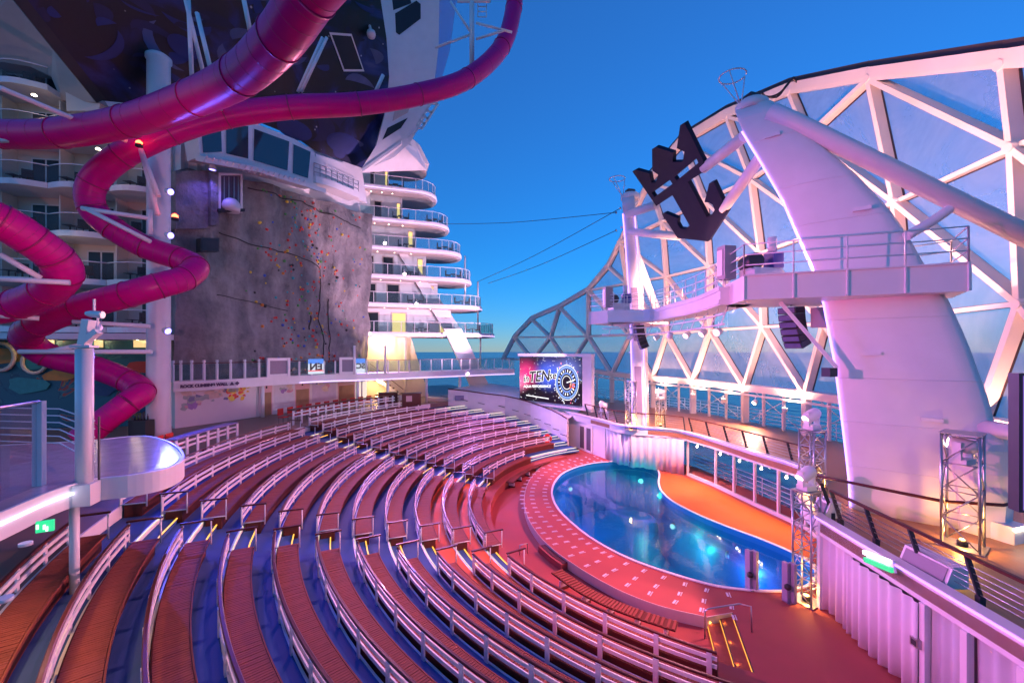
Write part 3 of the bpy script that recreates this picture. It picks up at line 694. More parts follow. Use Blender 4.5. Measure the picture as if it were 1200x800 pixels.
# near pedestal and raking foot tube at the right edge
t = thing('mast_pedestal', G(1152, 628, ZU), 'tapered white pedestal at the foot of the near mast with a boom', 'pedestal')
pb = G(1150, 624, ZU)+V(.15, .15, 0)
MB().lathe(pb, [(.62, 0), (.66, .9), (.78, 1.9), (.72, 2.6), (.5, 3.1)], 8, False).ob('pedestal_body', white, t)
MB().tube([W(1150, 500, pb.y), W(1225, 514, pb.y-1.5)], .24, 12).ob('boom', white, t)
MB().tube([pb+V(-3.6, 2.0, 1.1), pb+V(-1.7, -.55, 1.1), pb+V(-.3, -.85, 1.1), pb+V(.75, -.5, 1.1)], .05, 6).ob('handrail', mahog, t)

# ---- bridge and platforms between the towers
ZB0, ZB1 = 10.1, 10.95
near_poly = [V(8.2, 14.9, 0), V(13.75, 12.7, 0), V(15.0, 14.4, 0), V(13.2, 16.9, 0), V(9.6, 17.6, 0), V(8.6, 17.0, 0)]
br = thing('tower_bridge', M0+V(-1.5, 0, ZB0), 'pink lit service bridge spanning between the two mast towers', 'bridge')
for mir in (0, 1):
    poly = [mirror(p) if mir else p for p in near_poly]
    MB().prism(poly, ZB0, ZB1).ob('platform', white, br)
    for i in range(len(poly)-1):
        if i == 0 or i == 1:
            p, q = poly[i], poly[i+1]; d = q-p; m = 4 if i == 0 else 1; c = (poly[0]+poly[2])/2; nn = Vector((d.y, -d.x, 0)).normalized(); nn = nn if (p-c).dot(nn) > 0 else -nn
            for j in range(m+1): x = p+d*j/m+nn*.03; MB().bar(V(x.x, x.y, ZB0+.01), V(x.x, x.y, ZB1-.01), .06, .06).ob('rib', white, br)
            MB().bar(p+nn*.03+V(0, 0, ZB1), q+nn*.03+V(0, 0, ZB1), .08, .05).ob('rim', white, br)
    for i in range(len(poly)):
        p, q = poly[i], poly[(i+1) % len(poly)]; d = q-p
        if i in (3, 4): continue
        for k in (.37, .74, 1.1): MB().tube([p+V(0, 0, ZB1+k), q+V(0, 0, ZB1+k)], .022, 5).ob('rail_bar', white_s, br)
        m = max(1, int(d.length/1.4))
        for j in range(m+1): x = p+d*j/m; MB().tube([V(x.x, x.y, ZB1), V(x.x, x.y, ZB1+1.1)], .028, 6).ob('rail_post', white_s, br)
bp_ = smoothpath([V(8.75, 16.4, 0), V(9.25, 19.5, 0), V(9.3, 22.8, 0), V(8.9, 26, 0), mirror(V(8.75, 16.4, 0))], 5)
MB().sweep(bp_, [(-.6, ZB0), (.6, ZB0), (.6, ZB0+.7), (-.6, ZB0+.7)]).ob('bridge_deck', white, br)
MB().sweep(bp_, [(-.66, ZB0+.05), (-.604, ZB0+.05), (-.604, ZB0+.2), (-.66, ZB0+.2)]).ob('flange', white, br)
MB().sweep(bp_, [(-.66, ZB0+.55), (-.604, ZB0+.55), (-.604, ZB0+.74), (-.66, ZB0+.74)]).ob('flange', white, br)
for sd in (-.5, .5):
    pr = [p+Vector(((bp_[min(i+1, len(bp_)-1)]-bp_[max(i-1, 0)]).y, -(bp_[min(i+1, len(bp_)-1)]-bp_[max(i-1, 0)]).x, 0)).normalized()*sd for i, p in enumerate(bp_)]
    for k in (.37, .74, 1.1): MB().tube([p+V(0, 0, ZB0+.7+k) for p in pr], .022, 5).ob('rail_bar', white_s, br)
    for p in pr[::2]: MB().tube([p+V(0, 0, ZB0+.7), p+V(0, 0, ZB0+1.8)], .028, 6).ob('rail_post', white_s, br)
# lighting pipe under the bridge with fixtures
for dz in (-.35, -.75): MB().tube([p+V(-.5, 0, ZB0+dz) for p in bp_], .04, 6).ob('lighting_pipe', white_s, br)
for i, p in enumerate(bp_[1:-1:2]): MB().tube([p+V(-.5, 0, ZB0-.75), p+V(-.2, 0, ZB0)], .025, 5).ob('hanger', white_s, br)
def flood(loc, target, label, group, watts, col, lens, size=R(100), body=white, r=.16, rad=.06, blend=.7):
    loc = Vector(loc); d = (Vector(target)-loc).normalized(); t = thing('floodlight', loc, label, 'light', group)
    MB().tube([loc-d*.32, loc-d*.25, loc-d*.02, loc], [r*.55, r*.85, r, r*1.04], 12).ob('housing', body, t)
    MB().tube([loc+d*.004, loc+d*.012], r*.85, 12).ob('lens', lens, t)
    MB().bar(loc-d*.16+V(0, 0, r), loc-d*.16+V(0, 0, r+.25), .05, .02).ob('yoke', body, t)
    if watts: lamp('flood_beam', 'SPOT', loc+d*.08, target, watts, col, t, size, blend, rad)
    return t
tgt = [(-6.5, 9, 4), (-2.4, 17.7, .4), (-2, 16, 2), (9.2, 29.6, 1.0), (-3, 28, 2.5), (2, 32, 1)]
names = ['first', 'second', 'third', 'fourth', 'fifth', 'sixth']
for i, tg in enumerate(tgt):
    p = bp_[2+3*i]+V(-.5, 0, ZB0-1.05)
    flood(p, tg, f'pink floodlight under the tower bridge, {names[i]} from the near tower', 'floodlights under the bridge', (2300, 1050, 950, 2600, 800, 800)[i], ((1, .42, .50), (1, .17, .22), (1, .17, .30), (1, .40, .40), (1, .18, .34), (1, .18, .34))[i], emis('flood_lens_pink', (1, .45, .55), 1.2), R(85) if i != 1 else R(80))
# lattice washers added along the stern side of the bridge to brighten the windscreen
for i, (k, tg_) in enumerate(((2, (19, 15, 15)), (7, (19, 22, 17)), (11, (17, 31, 17)), (14, (15.5, 38, 14)))):
    p = bp_[k]+V(.75, 0, ZB0+.95)
    flood(p, tg_, f'added lattice floodlight on the stern rail of the bridge, {names[i]} from the near tower', 'added lattice floodlights on the bridge', 1600, (1, .40, .32), emis('added_lens_peach', (1, .6, .4), .8), R(125), r=.14, rad=.06)
# line array loudspeakers hung below the platforms
def line_array(top, facing, n, label):
    t = thing('line_array_speaker', top, label, 'speaker', 'hanging line array loudspeakers'); f = Vector(facing).normalized(); sidev = Vector((f.y, -f.x, 0))
    p = Vector(top); tilt = 0
    MB().bar(p+V(0, 0, .05), p+V(0, 0, .5), .06, .06).ob('hanger', dark, t)
    for i in range(n):
        a = R(4+i*4); dv = Vector((-f.x*math.sin(a), -f.y*math.sin(a), -math.cos(a))); c = p+dv*.13
        m = Matrix((sidev, (f*math.cos(a)+V(0, 0, -math.sin(a))), -dv)).transposed()
        b = MB().box(c, (.75, .5, .245), rot=m).ob('cabinet', dark if i % 2 else black, t)
        MB().box(c+m@V(0, .262, 0), (.66, .015, .19), rot=m).ob('grille', mat('speaker_grille', (.10, .10, .22), .5, var=.3, vscale=30), b)
        p = p+dv*.265
line_array(W(927, 360, 16.6), (-.9, -.3, 0), 6, 'curved line array loudspeaker hanging below the near platform')
pm = mirror(W(927, 360, 16.6)); line_array(pm, (-.95, .1, 0), 6, 'curved line array loudspeaker hanging below the far platform')
t = thing('monitor_speaker', W(967, 372, 16), 'grey box loudspeaker under the near platform beside the line array', 'speaker')
MB().box(W(967, 372, 16), (.7, .6, .75), .3).ob('cabinet', mat('grey_box', (.32, .3, .32), .5), t); MB().bar(W(967, 358, 16), W(967, 348, 16), .1, .1).ob('bracket', white, t)
# winch machinery on the platforms
for mir in (0, 1):
    mf = mirror if mir else (lambda p: Vector(p)); w = 'near' if not mir else 'far'
    c = mf(V(9.3, 16.2, 0))+V(0, 0, ZB1)
    t = thing('winch', c, f'winch machinery with cable drum on the {w} tower platform', 'machine', 'winches on the tower platforms')
    MB().box(c+V(.3, .1, .25), (1.2, .8, .5), .2).ob('bed_frame', white, t); MB().tube([c+V(-.1, -.35, .75), c+V(-.1, .45, .75)], .3, 14).ob('drum', dark, t)
    MB().box(c+V(.75, 0, .8), (.45, .5, .6), .2).ob('motor', mat('motor_blue', (.06, .07, .30), .4), t); MB().tube([c+V(.7, 0, 1.1), c+V(.7, 0, 1.7)], .16, 12).ob('brake', white, t)
    c2 = mf(V(8.45, 16.6, 0))+V(0, 0, ZB1+.6)
    t = thing('equipment_box', c2, f'upright grey equipment box at the outer edge of the {w} tower platform', 'box', 'boxes on the tower platforms')
    MB().box(c2+V(0, 0, .2), (.5, .45, 1.3), .2).ob('cabinet', mat('grey_box', (.32, .3, .32), .5), t); MB().box(c2+V(-.27, 0, .2), (.02, .3, 1.0), .2).ob('door', white, t)
# brace bar from platform to mast
t = thing('brace_bar', W(915, 353, 15.2), 'thin diagonal brace bar below the near platform', 'bar')
MB().bar(W(914, 354, 15.4), W(981, 431, 14.6), .12, .12).ob('bar', white, t); MB().box(W(972, 436, 14.4), (.35, .3, .3), .3).ob('lamp_box', dark, t)

# ---- crown and anchor emblem with its tubes
EM = Vector((8.63, 22.25, 16.96)); vv = AFT*1.96+V(0, 0, -2.79); EN = ATH.cross(vv).normalized(); EN = EN if EN.x < 0 else -EN
zo = lambda x, y: PL(730+.2*x, 130+.2*y, EM, EN)
out_px = [(55, 355), (75, 345), (155, 368), (165, 420), (190, 420), (207, 375), (172, 350), (170, 225), (190, 212), (292, 245), (292, 300), (350, 298), (360, 240), (315, 220), (335, 85), (360, 70), (495, 345), (380, 415), (490, 622), (520, 610), (537, 580), (525, 550), (500, 536), (478, 535), (505, 425), (530, 415), (612, 590), (500, 765), (320, 745), (228, 605), (245, 598), (320, 630), (318, 660), (335, 690), (365, 693), (390, 672), (290, 495), (195, 558)]
holes = [[(300, 388), (430, 278), (442, 305), (315, 408)], [(168, 482), (275, 405), (290, 428), (185, 505)]]
def poly_holes(name, outer, hs, to3, thick, m, parent):
    bm = bmesh.new(); loops = []
    es = []
    for L in [outer]+hs:
        vs_ = [bm.verts.new(to3(*p)) for p in L]; loops.append(vs_); es += [bm.edges.new((vs_[i], vs_[(i+1) % len(vs_)])) for i in range(len(vs_))]
    r = bmesh.ops.triangle_fill(bm, use_beauty=True, edges=es); fc = [f for f in bm.faces]
    r = bmesh.ops.extrude_face_region(bm, geom=fc); bmesh.ops.translate(bm, vec=thick, verts=[g for g in r['geom'] if isinstance(g, bmesh.types.BMVert)])
    bmesh.ops.recalc_face_normals(bm, faces=bm.faces); me = bpy.data.meshes.new(name); bm.to_mesh(me); bm.free(); me.materials.append(m)
    return link(name, me, parent)
em = thing('emblem', EM, 'large dark navy crown and anchor emblem held between the mast towers', 'emblem')
poly_holes('emblem_plate', out_px, holes, zo, -EN*.24, navy, em)
def eb(px, py): return PL(px, py, EM-EN*.2, EN)
for (q0, q1, rad) in ((PL(872, 160, P0+TN*.3, TN), eb(825, 197), .24), (PL(893, 182, P0+TN*.3, TN), eb(848, 245), .24)):
    MB().tube([q0, q1], rad, 12).ob('support_tube', white, em)
for (q0, q1, rad) in ((mirror(PL(872, 160, P0+TN*.3, TN)), eb(769, 240), .24), (mirror(PL(893, 182, P0+TN*.3, TN)), eb(796, 277), .24)):
    MB().tube([q0, q1], rad, 12).ob('support_tube', white, em)

# ================================================================ STERN GLASS WINDSCREEN
def dome_pt(px, py):
    d = Vector(((px-CXP)/F, 1, -(py-Y0)/F)); lo, hi = 5.0, 90.0
    def g(t):
        p = Vector((0, 0, H))+d*t; r = p-M0; aft, ath = r.dot(AFT), r.dot(ATH)
        return aft-(9.8-(ath-4)**2/70-.10*(p.z-5.4))
    lo = 5.0
    while lo < 90 and not (g(lo) < 0 <= g(lo+.5)): lo += .5
    if lo >= 90:
        return Vector((0, 0, H))+d*52
    hi = lo+.5
    for _ in range(30):
        m = (lo+hi)/2
        if g(m) < 0: lo = m
        else: hi = m
    return Vector((0, 0, H))+d*lo
ND = {'n0': (590, 420), 'n1': (603, 395), 'n2': (623, 374), 'n3': (655.5, 360), 'n4': (689.5, 340), 'n5': (712.5, 312.5), 'n6': (727, 284),
 'p1': (645, 395), 'p2': (689.5, 394), 'p3': (738, 393), 'p4': (781, 391), 'p5': (832, 387), 'p6': (895, 383), 'p7': (967, 379), 'p8': (1062, 371), 'p9': (1199.5, 355), 'p10': (1400, 330),
 'q3': (735, 332), 'q4': (781, 324), 'q5': (832, 312), 'q6': (892, 296), 'q7': (965, 270), 'q8': (1051, 236), 'q9': (1191, 172), 'q10': (1420, 60),
 'r4': (776, 260), 'r5': (826, 234), 'r6': (881, 210), 'r7': (948, 160), 't4': (760, 214), 't5': (800, 168), 't6': (853, 137), 't7': (927, 108), 't8': (1021, 92), 't9': (1180, 75), 't10': (1400, 50),
 'b1': (624, 422), 'b2': (667, 429), 'b3': (717, 438), 'b4': (765, 443), 'b5': (812, 447), 'b6': (873, 454), 'b7': (945, 462), 'b8': (1035, 475), 'b9': (1150, 494), 'b10': (1330, 525)}
DP = {k: dome_pt(*v) for k, v in ND.items()}
tri = ['n0 n1 b1', 'n1 p1 b1', 'b1 b2 p1', 'p1 p2 b2', 'b2 b3 p2', 'p2 p3 b3', 'b3 b4 p3', 'p3 p4 b4', 'b4 b5 p4', 'p4 p5 b5', 'b5 b6 p5', 'p5 p6 b6', 'b6 b7 p6', 'p6 p7 b7', 'b7 b8 p7', 'p7 p8 b8', 'b8 b9 p8', 'p8 p9 b9', 'b9 b10 p9', 'p9 p10 b10',
 'n1 n2 p1', 'n2 n3 p1', 'n3 p1 p2', 'n3 n4 p2', 'n4 p2 p3', 'n4 q3 p3', 'n4 n5 q3', 'n5 n6 q3', 'q3 p3 p4', 'q3 q4 p4', 'q4 p4 p5', 'q4 q5 p5', 'q5 p5 p6', 'q5 q6 p6', 'q6 p6 p7', 'q6 q7 p7', 'q7 p7 p8', 'q7 q8 p8', 'q8 p8 p9', 'q8 q9 p9', 'q9 p9 p10', 'q9 q10 p10',
 'n6 q3 q4', 'n6 r4 q4', 'r4 q4 q5', 'r4 r5 q5', 'r5 q5 q6', 'r5 r6 q6', 'r6 q6 q7', 'r6 r7 q7', 'r7 q7 q8', 'r7 t8 q8', 't8 q8 q9', 't8 t9 q9', 't9 q9 q10', 't9 t10 q10',
 'n6 t4 r4', 't4 r4 r5', 't4 t5 r5', 't5 r5 r6', 't5 t6 r6', 't6 r6 r7', 't6 t7 r7', 't7 r7 t8']
ws = thing('glass_windscreen', DP['b6'], 'tall curved lattice windscreen of white beams and triangular glass at the stern', 'windscreen')
edges = set()
gask = mat('dark_gasket', (.05, .035, .04), .5, var=.1)
beamm = mat('lattice_paint', (.74, .70, .66), .4, var=.06, vscale=.8)
def snorm(p):
    r = p-M0; ath = r.dot(ATH); return (AFT+ATH*((ath-4)/35)+V(0, 0, .1)).normalized()
for tr_ in tri:
    k = tr_.split(); p = [DP[i] for i in k]
    for i in range(3): edges.add(tuple(sorted((k[i], k[(i+1) % 3]))))
    c = (p[0]+p[1]+p[2])/3; nn = (p[1]-p[0]).cross(p[2]-p[0]).normalized(); sn = snorm(c); nn = nn if nn.dot(sn) > 0 else -nn
    o = nn*.34
    q = [c+(x-c)*(1-.12/max(.4, (x-c).length))+o for x in p]
    pn = MB().slab(q, nn*.015).ob('glass_pane', glass_dome, ws)
    fr = MB()
    for i in range(3): fr.bar(q[i]-nn*.05, q[(i+1) % 3]-nn*.05, .11, .09, up=nn)
    fr.ob('pane_frame', gask, pn)
ringk = lambda e: (e[0][0] in 'pqr' and e[0][0] == e[1][0]) or (e[0][0] == 'n' and e[1][0] in 'pq' and abs(DP[e[0]].z-DP[e[1]].z) < 1.2)
for e in sorted(edges):
    p, q = DP[e[0]], DP[e[1]]; nn = snorm((p+q)/2); base = e[0][0] == 'b' and e[1][0] == 'b'
    if base: MB().bar(p, q, .5, .55, up=nn).ob('base_beam', beamm, ws); continue
    if ringk(e): MB().bar(p+nn*.1, q+nn*.1, .19, .36, up=nn).ob('ring_beam', beamm, ws); continue
    MB().bar(p+nn*.02, q+nn*.02, .23, .56, up=nn).ob('lattice_beam', beamm, ws)
for k, p in DP.items():
    nn = snorm(p); MB().tube([p-nn*.32, p+nn*.3], .30 if False else .20, 10).ob('node_joint', beamm, ws)
topk = ['n0', 'n1', 'n2', 'n3', 'n4', 'n5', 'n6', 't4', 't5', 't6', 't7', 't8', 't9', 't10']
MB().tube([DP[k]+V(0, 0, .25) for k in topk[:8]], .22, 8).ob('edge_tube', beamm, ws)
for a_, b_ in zip(topk[7:], topk[8:]):
    p, q = DP[a_], DP[b_]; nn = snorm(p)
    MB().bar(p+V(0, 0, .30), q+V(0, 0, .30), .5, .6, up=nn).ob('top_beam', beamm, ws)
    MB().bar(p+V(0, 0, .72)+nn*.1, q+V(0, 0, .72)+nn*.1, .5, .28, up=(0, 0, 1)).ob('cable_tray', gask, ws)
# columns, frame and bracing below the base beam
for k in ('b3', 'b4', 'b5', 'b6', 'b7', 'b8', 'b9'):
    p = DP[k]; MB().bar(V(p.x, p.y, ZU), p, .42, .42).ob('column', beamm, ws)
bk = ['b1', 'b2', 'b3', 'b4', 'b5', 'b6', 'b7', 'b8', 'b9', 'b10']
for a_, b_ in zip(bk, bk[1:]):
    p, q = DP[a_], DP[b_]
    for s in (.34, .67):
        x = p+(q-p)*s; MB().bar(V(x.x, x.y, ZU), x, .16, .16).ob('mullion', beamm, ws)
    x, y = p+(q-p)*.1, p+(q-p)*.9
    MB().tube([V(x.x, x.y, ZU+.3), y], .03, 5).ob('brace_rod', beamm, ws); MB().tube([V(y.x, y.y, ZU+.3), x], .03, 5).ob('brace_rod', beamm, ws)
    MB().bar(p+V(-.25, -.1, -.5), q+V(-.25, -.1, -.5), .12, .14).ob('service_pipe', beamm, ws)
for i, (a_, b_, s) in enumerate((('b4', 'b5', .4), ('b5', 'b6', .2), ('b5', 'b6', .8), ('b6', 'b7', .35), ('b6', 'b7', .85), ('b8', 'b9', .5), ('b9', 'b10', .2))):
    p = DP[a_]+(DP[b_]-DP[a_])*s+V(-1.0, -.4, -.95)
    flood(p, p+V(.35, .12, 2.2) if i != 3 else p+V(-1.5, -.3, -1.2), 'white floodlight clamped under the windscreen base beam', 'floodlights under the windscreen beam', 480, (1, .40, .28), lamp_w, R(140), r=.18)

# ================================================================ SCREEN
s0, s1 = W(609, 468, 40.7), W(682, 476, 35.7); s0.z = s1.z = 3.6; SX = (s1-s0).normalized(); SWD = (s1-s0).length; SHT = 4.12; SN = Vector((SX.y, -SX.x, 0)); SN = SN if SN.y < 0 else -SN
def sp_(u, v, o=0): return s0+SX*(u*SWD)+V(0, 0, v*SHT)+SN*o
def screen_mat():
    m = mat('screen_picture', (.01, .01, .015), .3, var=0); n, l, b = nodes(m); tc = n.new('ShaderNodeTexCoord')
    mp = n.new('ShaderNodeMapping'); mp.vector_type = 'POINT'; l.new(tc.outputs['Generated'], mp.inputs[0])
    def blob(c, r, col, s):
        sub = n.new('ShaderNodeVectorMath'); sub.operation = 'DISTANCE'; sub.inputs[1].default_value = c; l.new(mp.outputs[0], sub.inputs[0])
        mr = n.new('ShaderNodeMapRange'); mr.interpolation_type = 'SMOOTHSTEP'; mr.inputs[1].default_value = 0; mr.inputs[2].default_value = r; mr.inputs[3].default_value = s; mr.inputs[4].default_value = 0; l.new(sub.outputs['Value'], mr.inputs[0])
        v = n.new('ShaderNodeVectorMath'); v.operation = 'SCALE'; v.inputs[0].default_value = col; l.new(mr.outputs[0], v.inputs['Scale']); return v
    bl = [blob((.12, .88, .62), .42, (1, .03, .25), .9), blob((.5, .5, .62), .45, (.08, .16, 1), 1.0), blob((.0, .99, .4), .3, (1, .25, .5), .7), blob((.8, .2, .75), .4, (.25, .3, 1), .6)]
    acc = bl[0]
    for x in bl[1:]:
        ad = n.new('ShaderNodeVectorMath'); ad.operation = 'ADD'; l.new(acc.outputs[0], ad.inputs[0]); l.new(x.outputs[0], ad.inputs[1]); acc = ad
    vo = n.new('ShaderNodeTexVoronoi'); vo.inputs['Scale'].default_value = 16; l.new(tc.outputs['Generated'], vo.inputs['Vector'])
    mr = n.new('ShaderNodeMapRange'); mr.inputs[1].default_value = .10; mr.inputs[2].default_value = .18; mr.inputs[3].default_value = .9; mr.inputs[4].default_value = 0; l.new(vo.outputs['Distance'], mr.inputs[0])
    ad = n.new('ShaderNodeVectorMath'); ad.operation = 'ADD'; l.new(acc.outputs[0], ad.inputs[0]); l.new(mr.outputs[0], ad.inputs[1])
    l.new(ad.outputs[0], b.inputs['Emission Color']); b.inputs['Emission Strength'].default_value = .33; return m
t = thing('led_screen', s0+(s1-s0)/2, 'big LED show screen with glowing dial graphic beyond the far seats', 'screen')
fr = MB()
fr.bar(sp_(-.02, 1.05, -.15), sp_(1.14, 1.05, -.15), .5, .26); fr.slab([sp_(1.005, -.08, 0), sp_(1.13, -.1, 0), sp_(1.13, 1.02, 0), sp_(1.005, 1.02, 0)], -SN*.45); fr.bar(sp_(-.02, -.06, -.15), sp_(1.1, -.06, -.15), .4, .16); fr.ob('frame', white, t)
MB().slab([sp_(0, 0), sp_(1, 0), sp_(1, 1), sp_(0, 1)], -SN*.2).ob('picture_panel', screen_mat(), t)
e_white = emis('screen_white', (1, 1, 1), .42); e_black = mat('screen_black', (.005, .005, .005), .4, var=0); e_red = emis('screen_red', (1, .12, .02), .5); e_bl = emis('screen_blue', (.20, .38, 1), .32); e_pk = emis('screen_pink', (1, .15, .30), .4)
up = V(0, 0, 1)+SX*(-.05)
upv = V(0, 0, 1)
slope = (SX+V(0, 0, .10)).normalized()
for (dx, o, m_, bo) in ((0, .012, e_white, .045), (0, .03, e_black, .006)):
    text('lettering', 'in', sp_(.115, .50, o), slope, upv, .95, m_, t, .004, .25, bo+.01)
    text('lettering', 'TEN', sp_(.335, .56, o), slope, upv, 1.35, m_, t, .004, .25, bo+.02)
    text('lettering', 'se', sp_(.56, .60, o), slope, upv, .92, m_, t, .004, .25, bo+.01)
text('lettering', 'AQUA PERFORMANCE', sp_(.30, .34, .012), (SX+V(0, 0, .06)).normalized(), upv, .33, e_white, t, .003, .25, .006)
MB().bar(sp_(.12, .12, .01), sp_(.50, .09, .01), .02, .07).ob('caption_line', e_white, t)
def disc(c, r0, r1, m_, o, nm, n=36, sx=.82):
    mb = MB(); vs = []; fs = []
    for i in range(n):
        a = 2*math.pi*i/n
        for r in (r0, r1): vs.append(c+SX*(r*sx*math.cos(a))+V(0, 0, r*math.sin(a))+SN*o)
    for i in range(n): j = (i+1) % n; fs.append((2*i, 2*i+1, 2*j+1, 2*j))
    mb.add(vs, fs); return mb.ob(nm, m_, t)
dc = sp_(.78, .47)
disc(dc, 1.50, 1.55, e_white, .010, 'dial_rim'); disc(dc, 1.25, 1.43, e_bl, .012, 'dial_glow'); disc(dc, .0, 1.2, e_black, .014, 'dial_face'); disc(dc, .75, .86, e_bl, .020, 'dial_ring'); disc(dc, .55, .60, e_white, .022, 'dial_ring')
for i in range(22):
    a = 2*math.pi*i/22; x = SX*math.cos(a)*.82+V(0, 0, math.sin(a)); MB().bar(dc+x*.92+SN*.02, dc+x*1.14+SN*.02, .02, .09).ob('dial_tick', e_white if i % 3 else e_bl, t)
for i in range(30):
    a = random.uniform(0, 6.28); r = random.uniform(1.5, 1.85); x = SX*math.cos(a)*.82+V(0, 0, math.sin(a)); MB().bar(dc+x*r+SN*.02, dc+x*(r+.12)+SN*.02, .02, .06).ob('spark', random.choice((e_white, e_pk, e_bl)), t)
MB().bar(dc+SN*.026, dc+SX*.75+V(0, 0, .22)+SN*.026, .02, .08).ob('needle', e_white, t)
text('lettering', '10', dc+SX*.5+V(0, 0, -.30)+SN*.026, slope, upv, .62, e_red, t, .003, .2, .01)

# ================================================================ LIGHT TRUSSES
def moving_head(loc, label, target=None, watts=0, col=(1, 1, 1), size=R(40), rad=.06):
    loc = Vector(loc); t = thing('moving_head_light', loc, label, 'light', 'moving head lights on the trusses')
    MB().box(loc+V(0, 0, .08), (.42, .38, .16), .3).ob('base', white, t)
    for sx in (-1, 1): MB().box(loc+V(.23*sx, .07*sx, .38), (.07, .2, .5), .3).ob('yoke_arm', white, t)
    d = (Vector(target)-loc-V(0, 0, .5)).normalized() if target is not None else V(-.5, -.3, .6).normalized(); c = loc+V(0, 0, .52)
    MB().tube([c-d*.3, c-d*.22, c, c+d*.22, c+d*.3], [.12, .19, .21, .19, .16], 12).ob('head', white, t)
    MB().tube([c+d*.302, c+d*.31], .13, 12).ob('lens', emis('head_lens', (1, .75, .6), 6) if watts else dark, t)
    if watts: lamp('beam', 'SPOT', c+d*.36, target, watts, col, t, size, .35, rad)
def truss(base, w, h, rz, label, amber=60, head=None):
    base = Vector(base); t = thing('light_truss', base, label, 'truss', 'box trusses carrying show lights'); m = Matrix.Rotation(rz, 3, 'Z')
    cn = [m@V(i*w/2, j*w/2, 0) for i, j in ((-1, -1), (1, -1), (1, 1), (-1, 1))]
    for c in cn: MB().tube([base+c+V(0, 0, .03), base+c+V(0, 0, h)], .034, 7).ob('chord', steel, t)
    n = max(2, round(h/(w*1.0)))
    for i in range(4):
        a_, b_ = cn[i], cn[(i+1) % 4]
        for j in range(n):
            z0, z1 = .05+(h-.1)*j/n, .05+(h-.1)*(j+1)/n
            MB().tube([base+(a_ if j % 2 else b_)+V(0, 0, z0), base+(b_ if j % 2 else a_)+V(0, 0, z1)], .019, 5).ob('lacing', steel, t)
            MB().tube([base+a_+V(0, 0, z1), base+b_+V(0, 0, z1)], .019, 5).ob('crossbar', steel, t)
    MB().box(base+V(0, 0, .015), (w+.2, w+.2, .03), rz).ob('base_plate', steel, t)
    MB().box(base+V(0, 0, h+.02), (w+.1, w+.1, .03), rz).ob('top_plate', steel, t)
    if amber:
        MB().lathe(base+V(0, 0, .035), [(.12, 0), (.12, .12), (.08, .16)], 10).ob('uplight', black, t); MB().lathe(base+V(0, 0, .20), [(.07, 0), (.06, .01)], 10).ob('uplight_lens', emis('amber_lens', (1, .5, .1), 12), t)
        lamp('uplight_glow', 'POINT', base+V(0, 0, .4), None, amber, (1, .45, .10), t, rad=.08)
    return t
tb1 = G(945, 704, 0)
truss(tb1+V(0, 0, .003), .56, 3.65, .5, 'steel box truss by the near corner of the pool glowing amber inside', 20); 
tb2 = G(1128, 640, ZU); truss(tb2+V(0, 0, .003), .74, 3.2, .62, 'tall steel box truss on the deck in front of the near mast glowing amber', 32)
tb3 = V(11.1, 15.6, ZU); truss(tb3+V(0, 0, .003), .56, 2.6, .3, 'steel box truss on the deck against the near mast edge', 40)
tb4 = G(707, 534, 0); truss(tb4+V(0, 0, .003), .56, 3.5, .2, 'steel box truss by the far pool corner glowing amber inside', 60)
tb5 = mirror(tb3)+V(.2, .6, 0); truss(tb5+V(0, 0, .003), .56, 3.4, .2, 'steel box truss beside the far mast under the windscreen beam', 40)
tb6 = G(774, 500, ZU); truss(tb6+V(0, 0, .003), .5, 2.0, .2, 'short steel box truss on the podium right of the far mast', 30)
moving_head(tb1+V(0, 0, 3.70), 'white moving head light on the truss by the near pool corner', (3.5, 13.0, .3), 500, (1, .28, .40), R(46))
moving_head(tb2+V(0, 0, 2.35), 'moving head light on the tall truss before the near mast', (-15, 36, 11.5), 3800, (.84, .68, .92), R(34), .06)
moving_head(tb3+V(0, 0, 2.65), 'white moving head light beside the near mast edge', (1.5, 14.5, .3), 800, (1, .32, .30), R(50))
moving_head(tb4+V(0, 0, 3.55), 'white moving head light on the truss by the far pool corner', (-8, 42, 15), 9500, (1, .55, .80), R(48))
moving_head(tb6+V(0, 0, 2.05), 'white moving head light on the podium right of the far mast', (-16.2, 36, 9.6), 16000, (1, .72, .42), R(15))
for i, (px, py, lab) in enumerate(((881, 690, 'slim grey lift column at the near pool edge beside the handrail'), (925, 705, 'slim grey lift column at the near pool edge beside the truss'))):
    b = G(px, py, 0); t = thing('pool_lift_post', b, lab, 'post', 'lift columns at the pool edge')
    MB().box(b+V(0, 0, .02), (.3, .3, .04), .3).ob('base', steel, t)
    for k in (-.09, .09): MB().box(b+V(k, -k*.4, .70-i*.05), (.12, .2, 1.3), .3).ob('column', mat('violet_grey', (.30, .27, .36), .4), t)
    MB().lathe(b+V(-.12, -.1, .55), [(.03, -.1), (.1, -.05), (.1, .05), (.03, .1)], 10).ob('knob', black, t)
for px, py, lab in ((1097, 672, 'white wedge monitor speaker lying on the deck by the near railing'), (970, 600, 'small white wedge speaker on the deck edge beside the near truss')):
    b = G(px, py, ZU+.25)+V(.15, .3, 0); t = thing('wedge_speaker', b, lab, 'speaker', 'white wedge speakers on the deck edge')
    L = 1.2 if px > 1000 else .6
    MB().slab([b+V(-.25, -L/2, -.2), b+V(.3, -L/2, -.2), b+V(.3, -L/2, .3), b+V(-.05, -L/2, .3)], V(0, L, 0)).ob('cabinet', white, t)
    MB().slab([b+V(-.235, -L/2+.08, -.12), b+V(-.085, -L/2+.08, .24), b+V(-.085, L/2-.08, .24), b+V(-.235, L/2-.08, -.12)], V(-.012, 0, .005)).ob('grille', mat('speaker_cloth', (.3, .28, .32), .8), t)
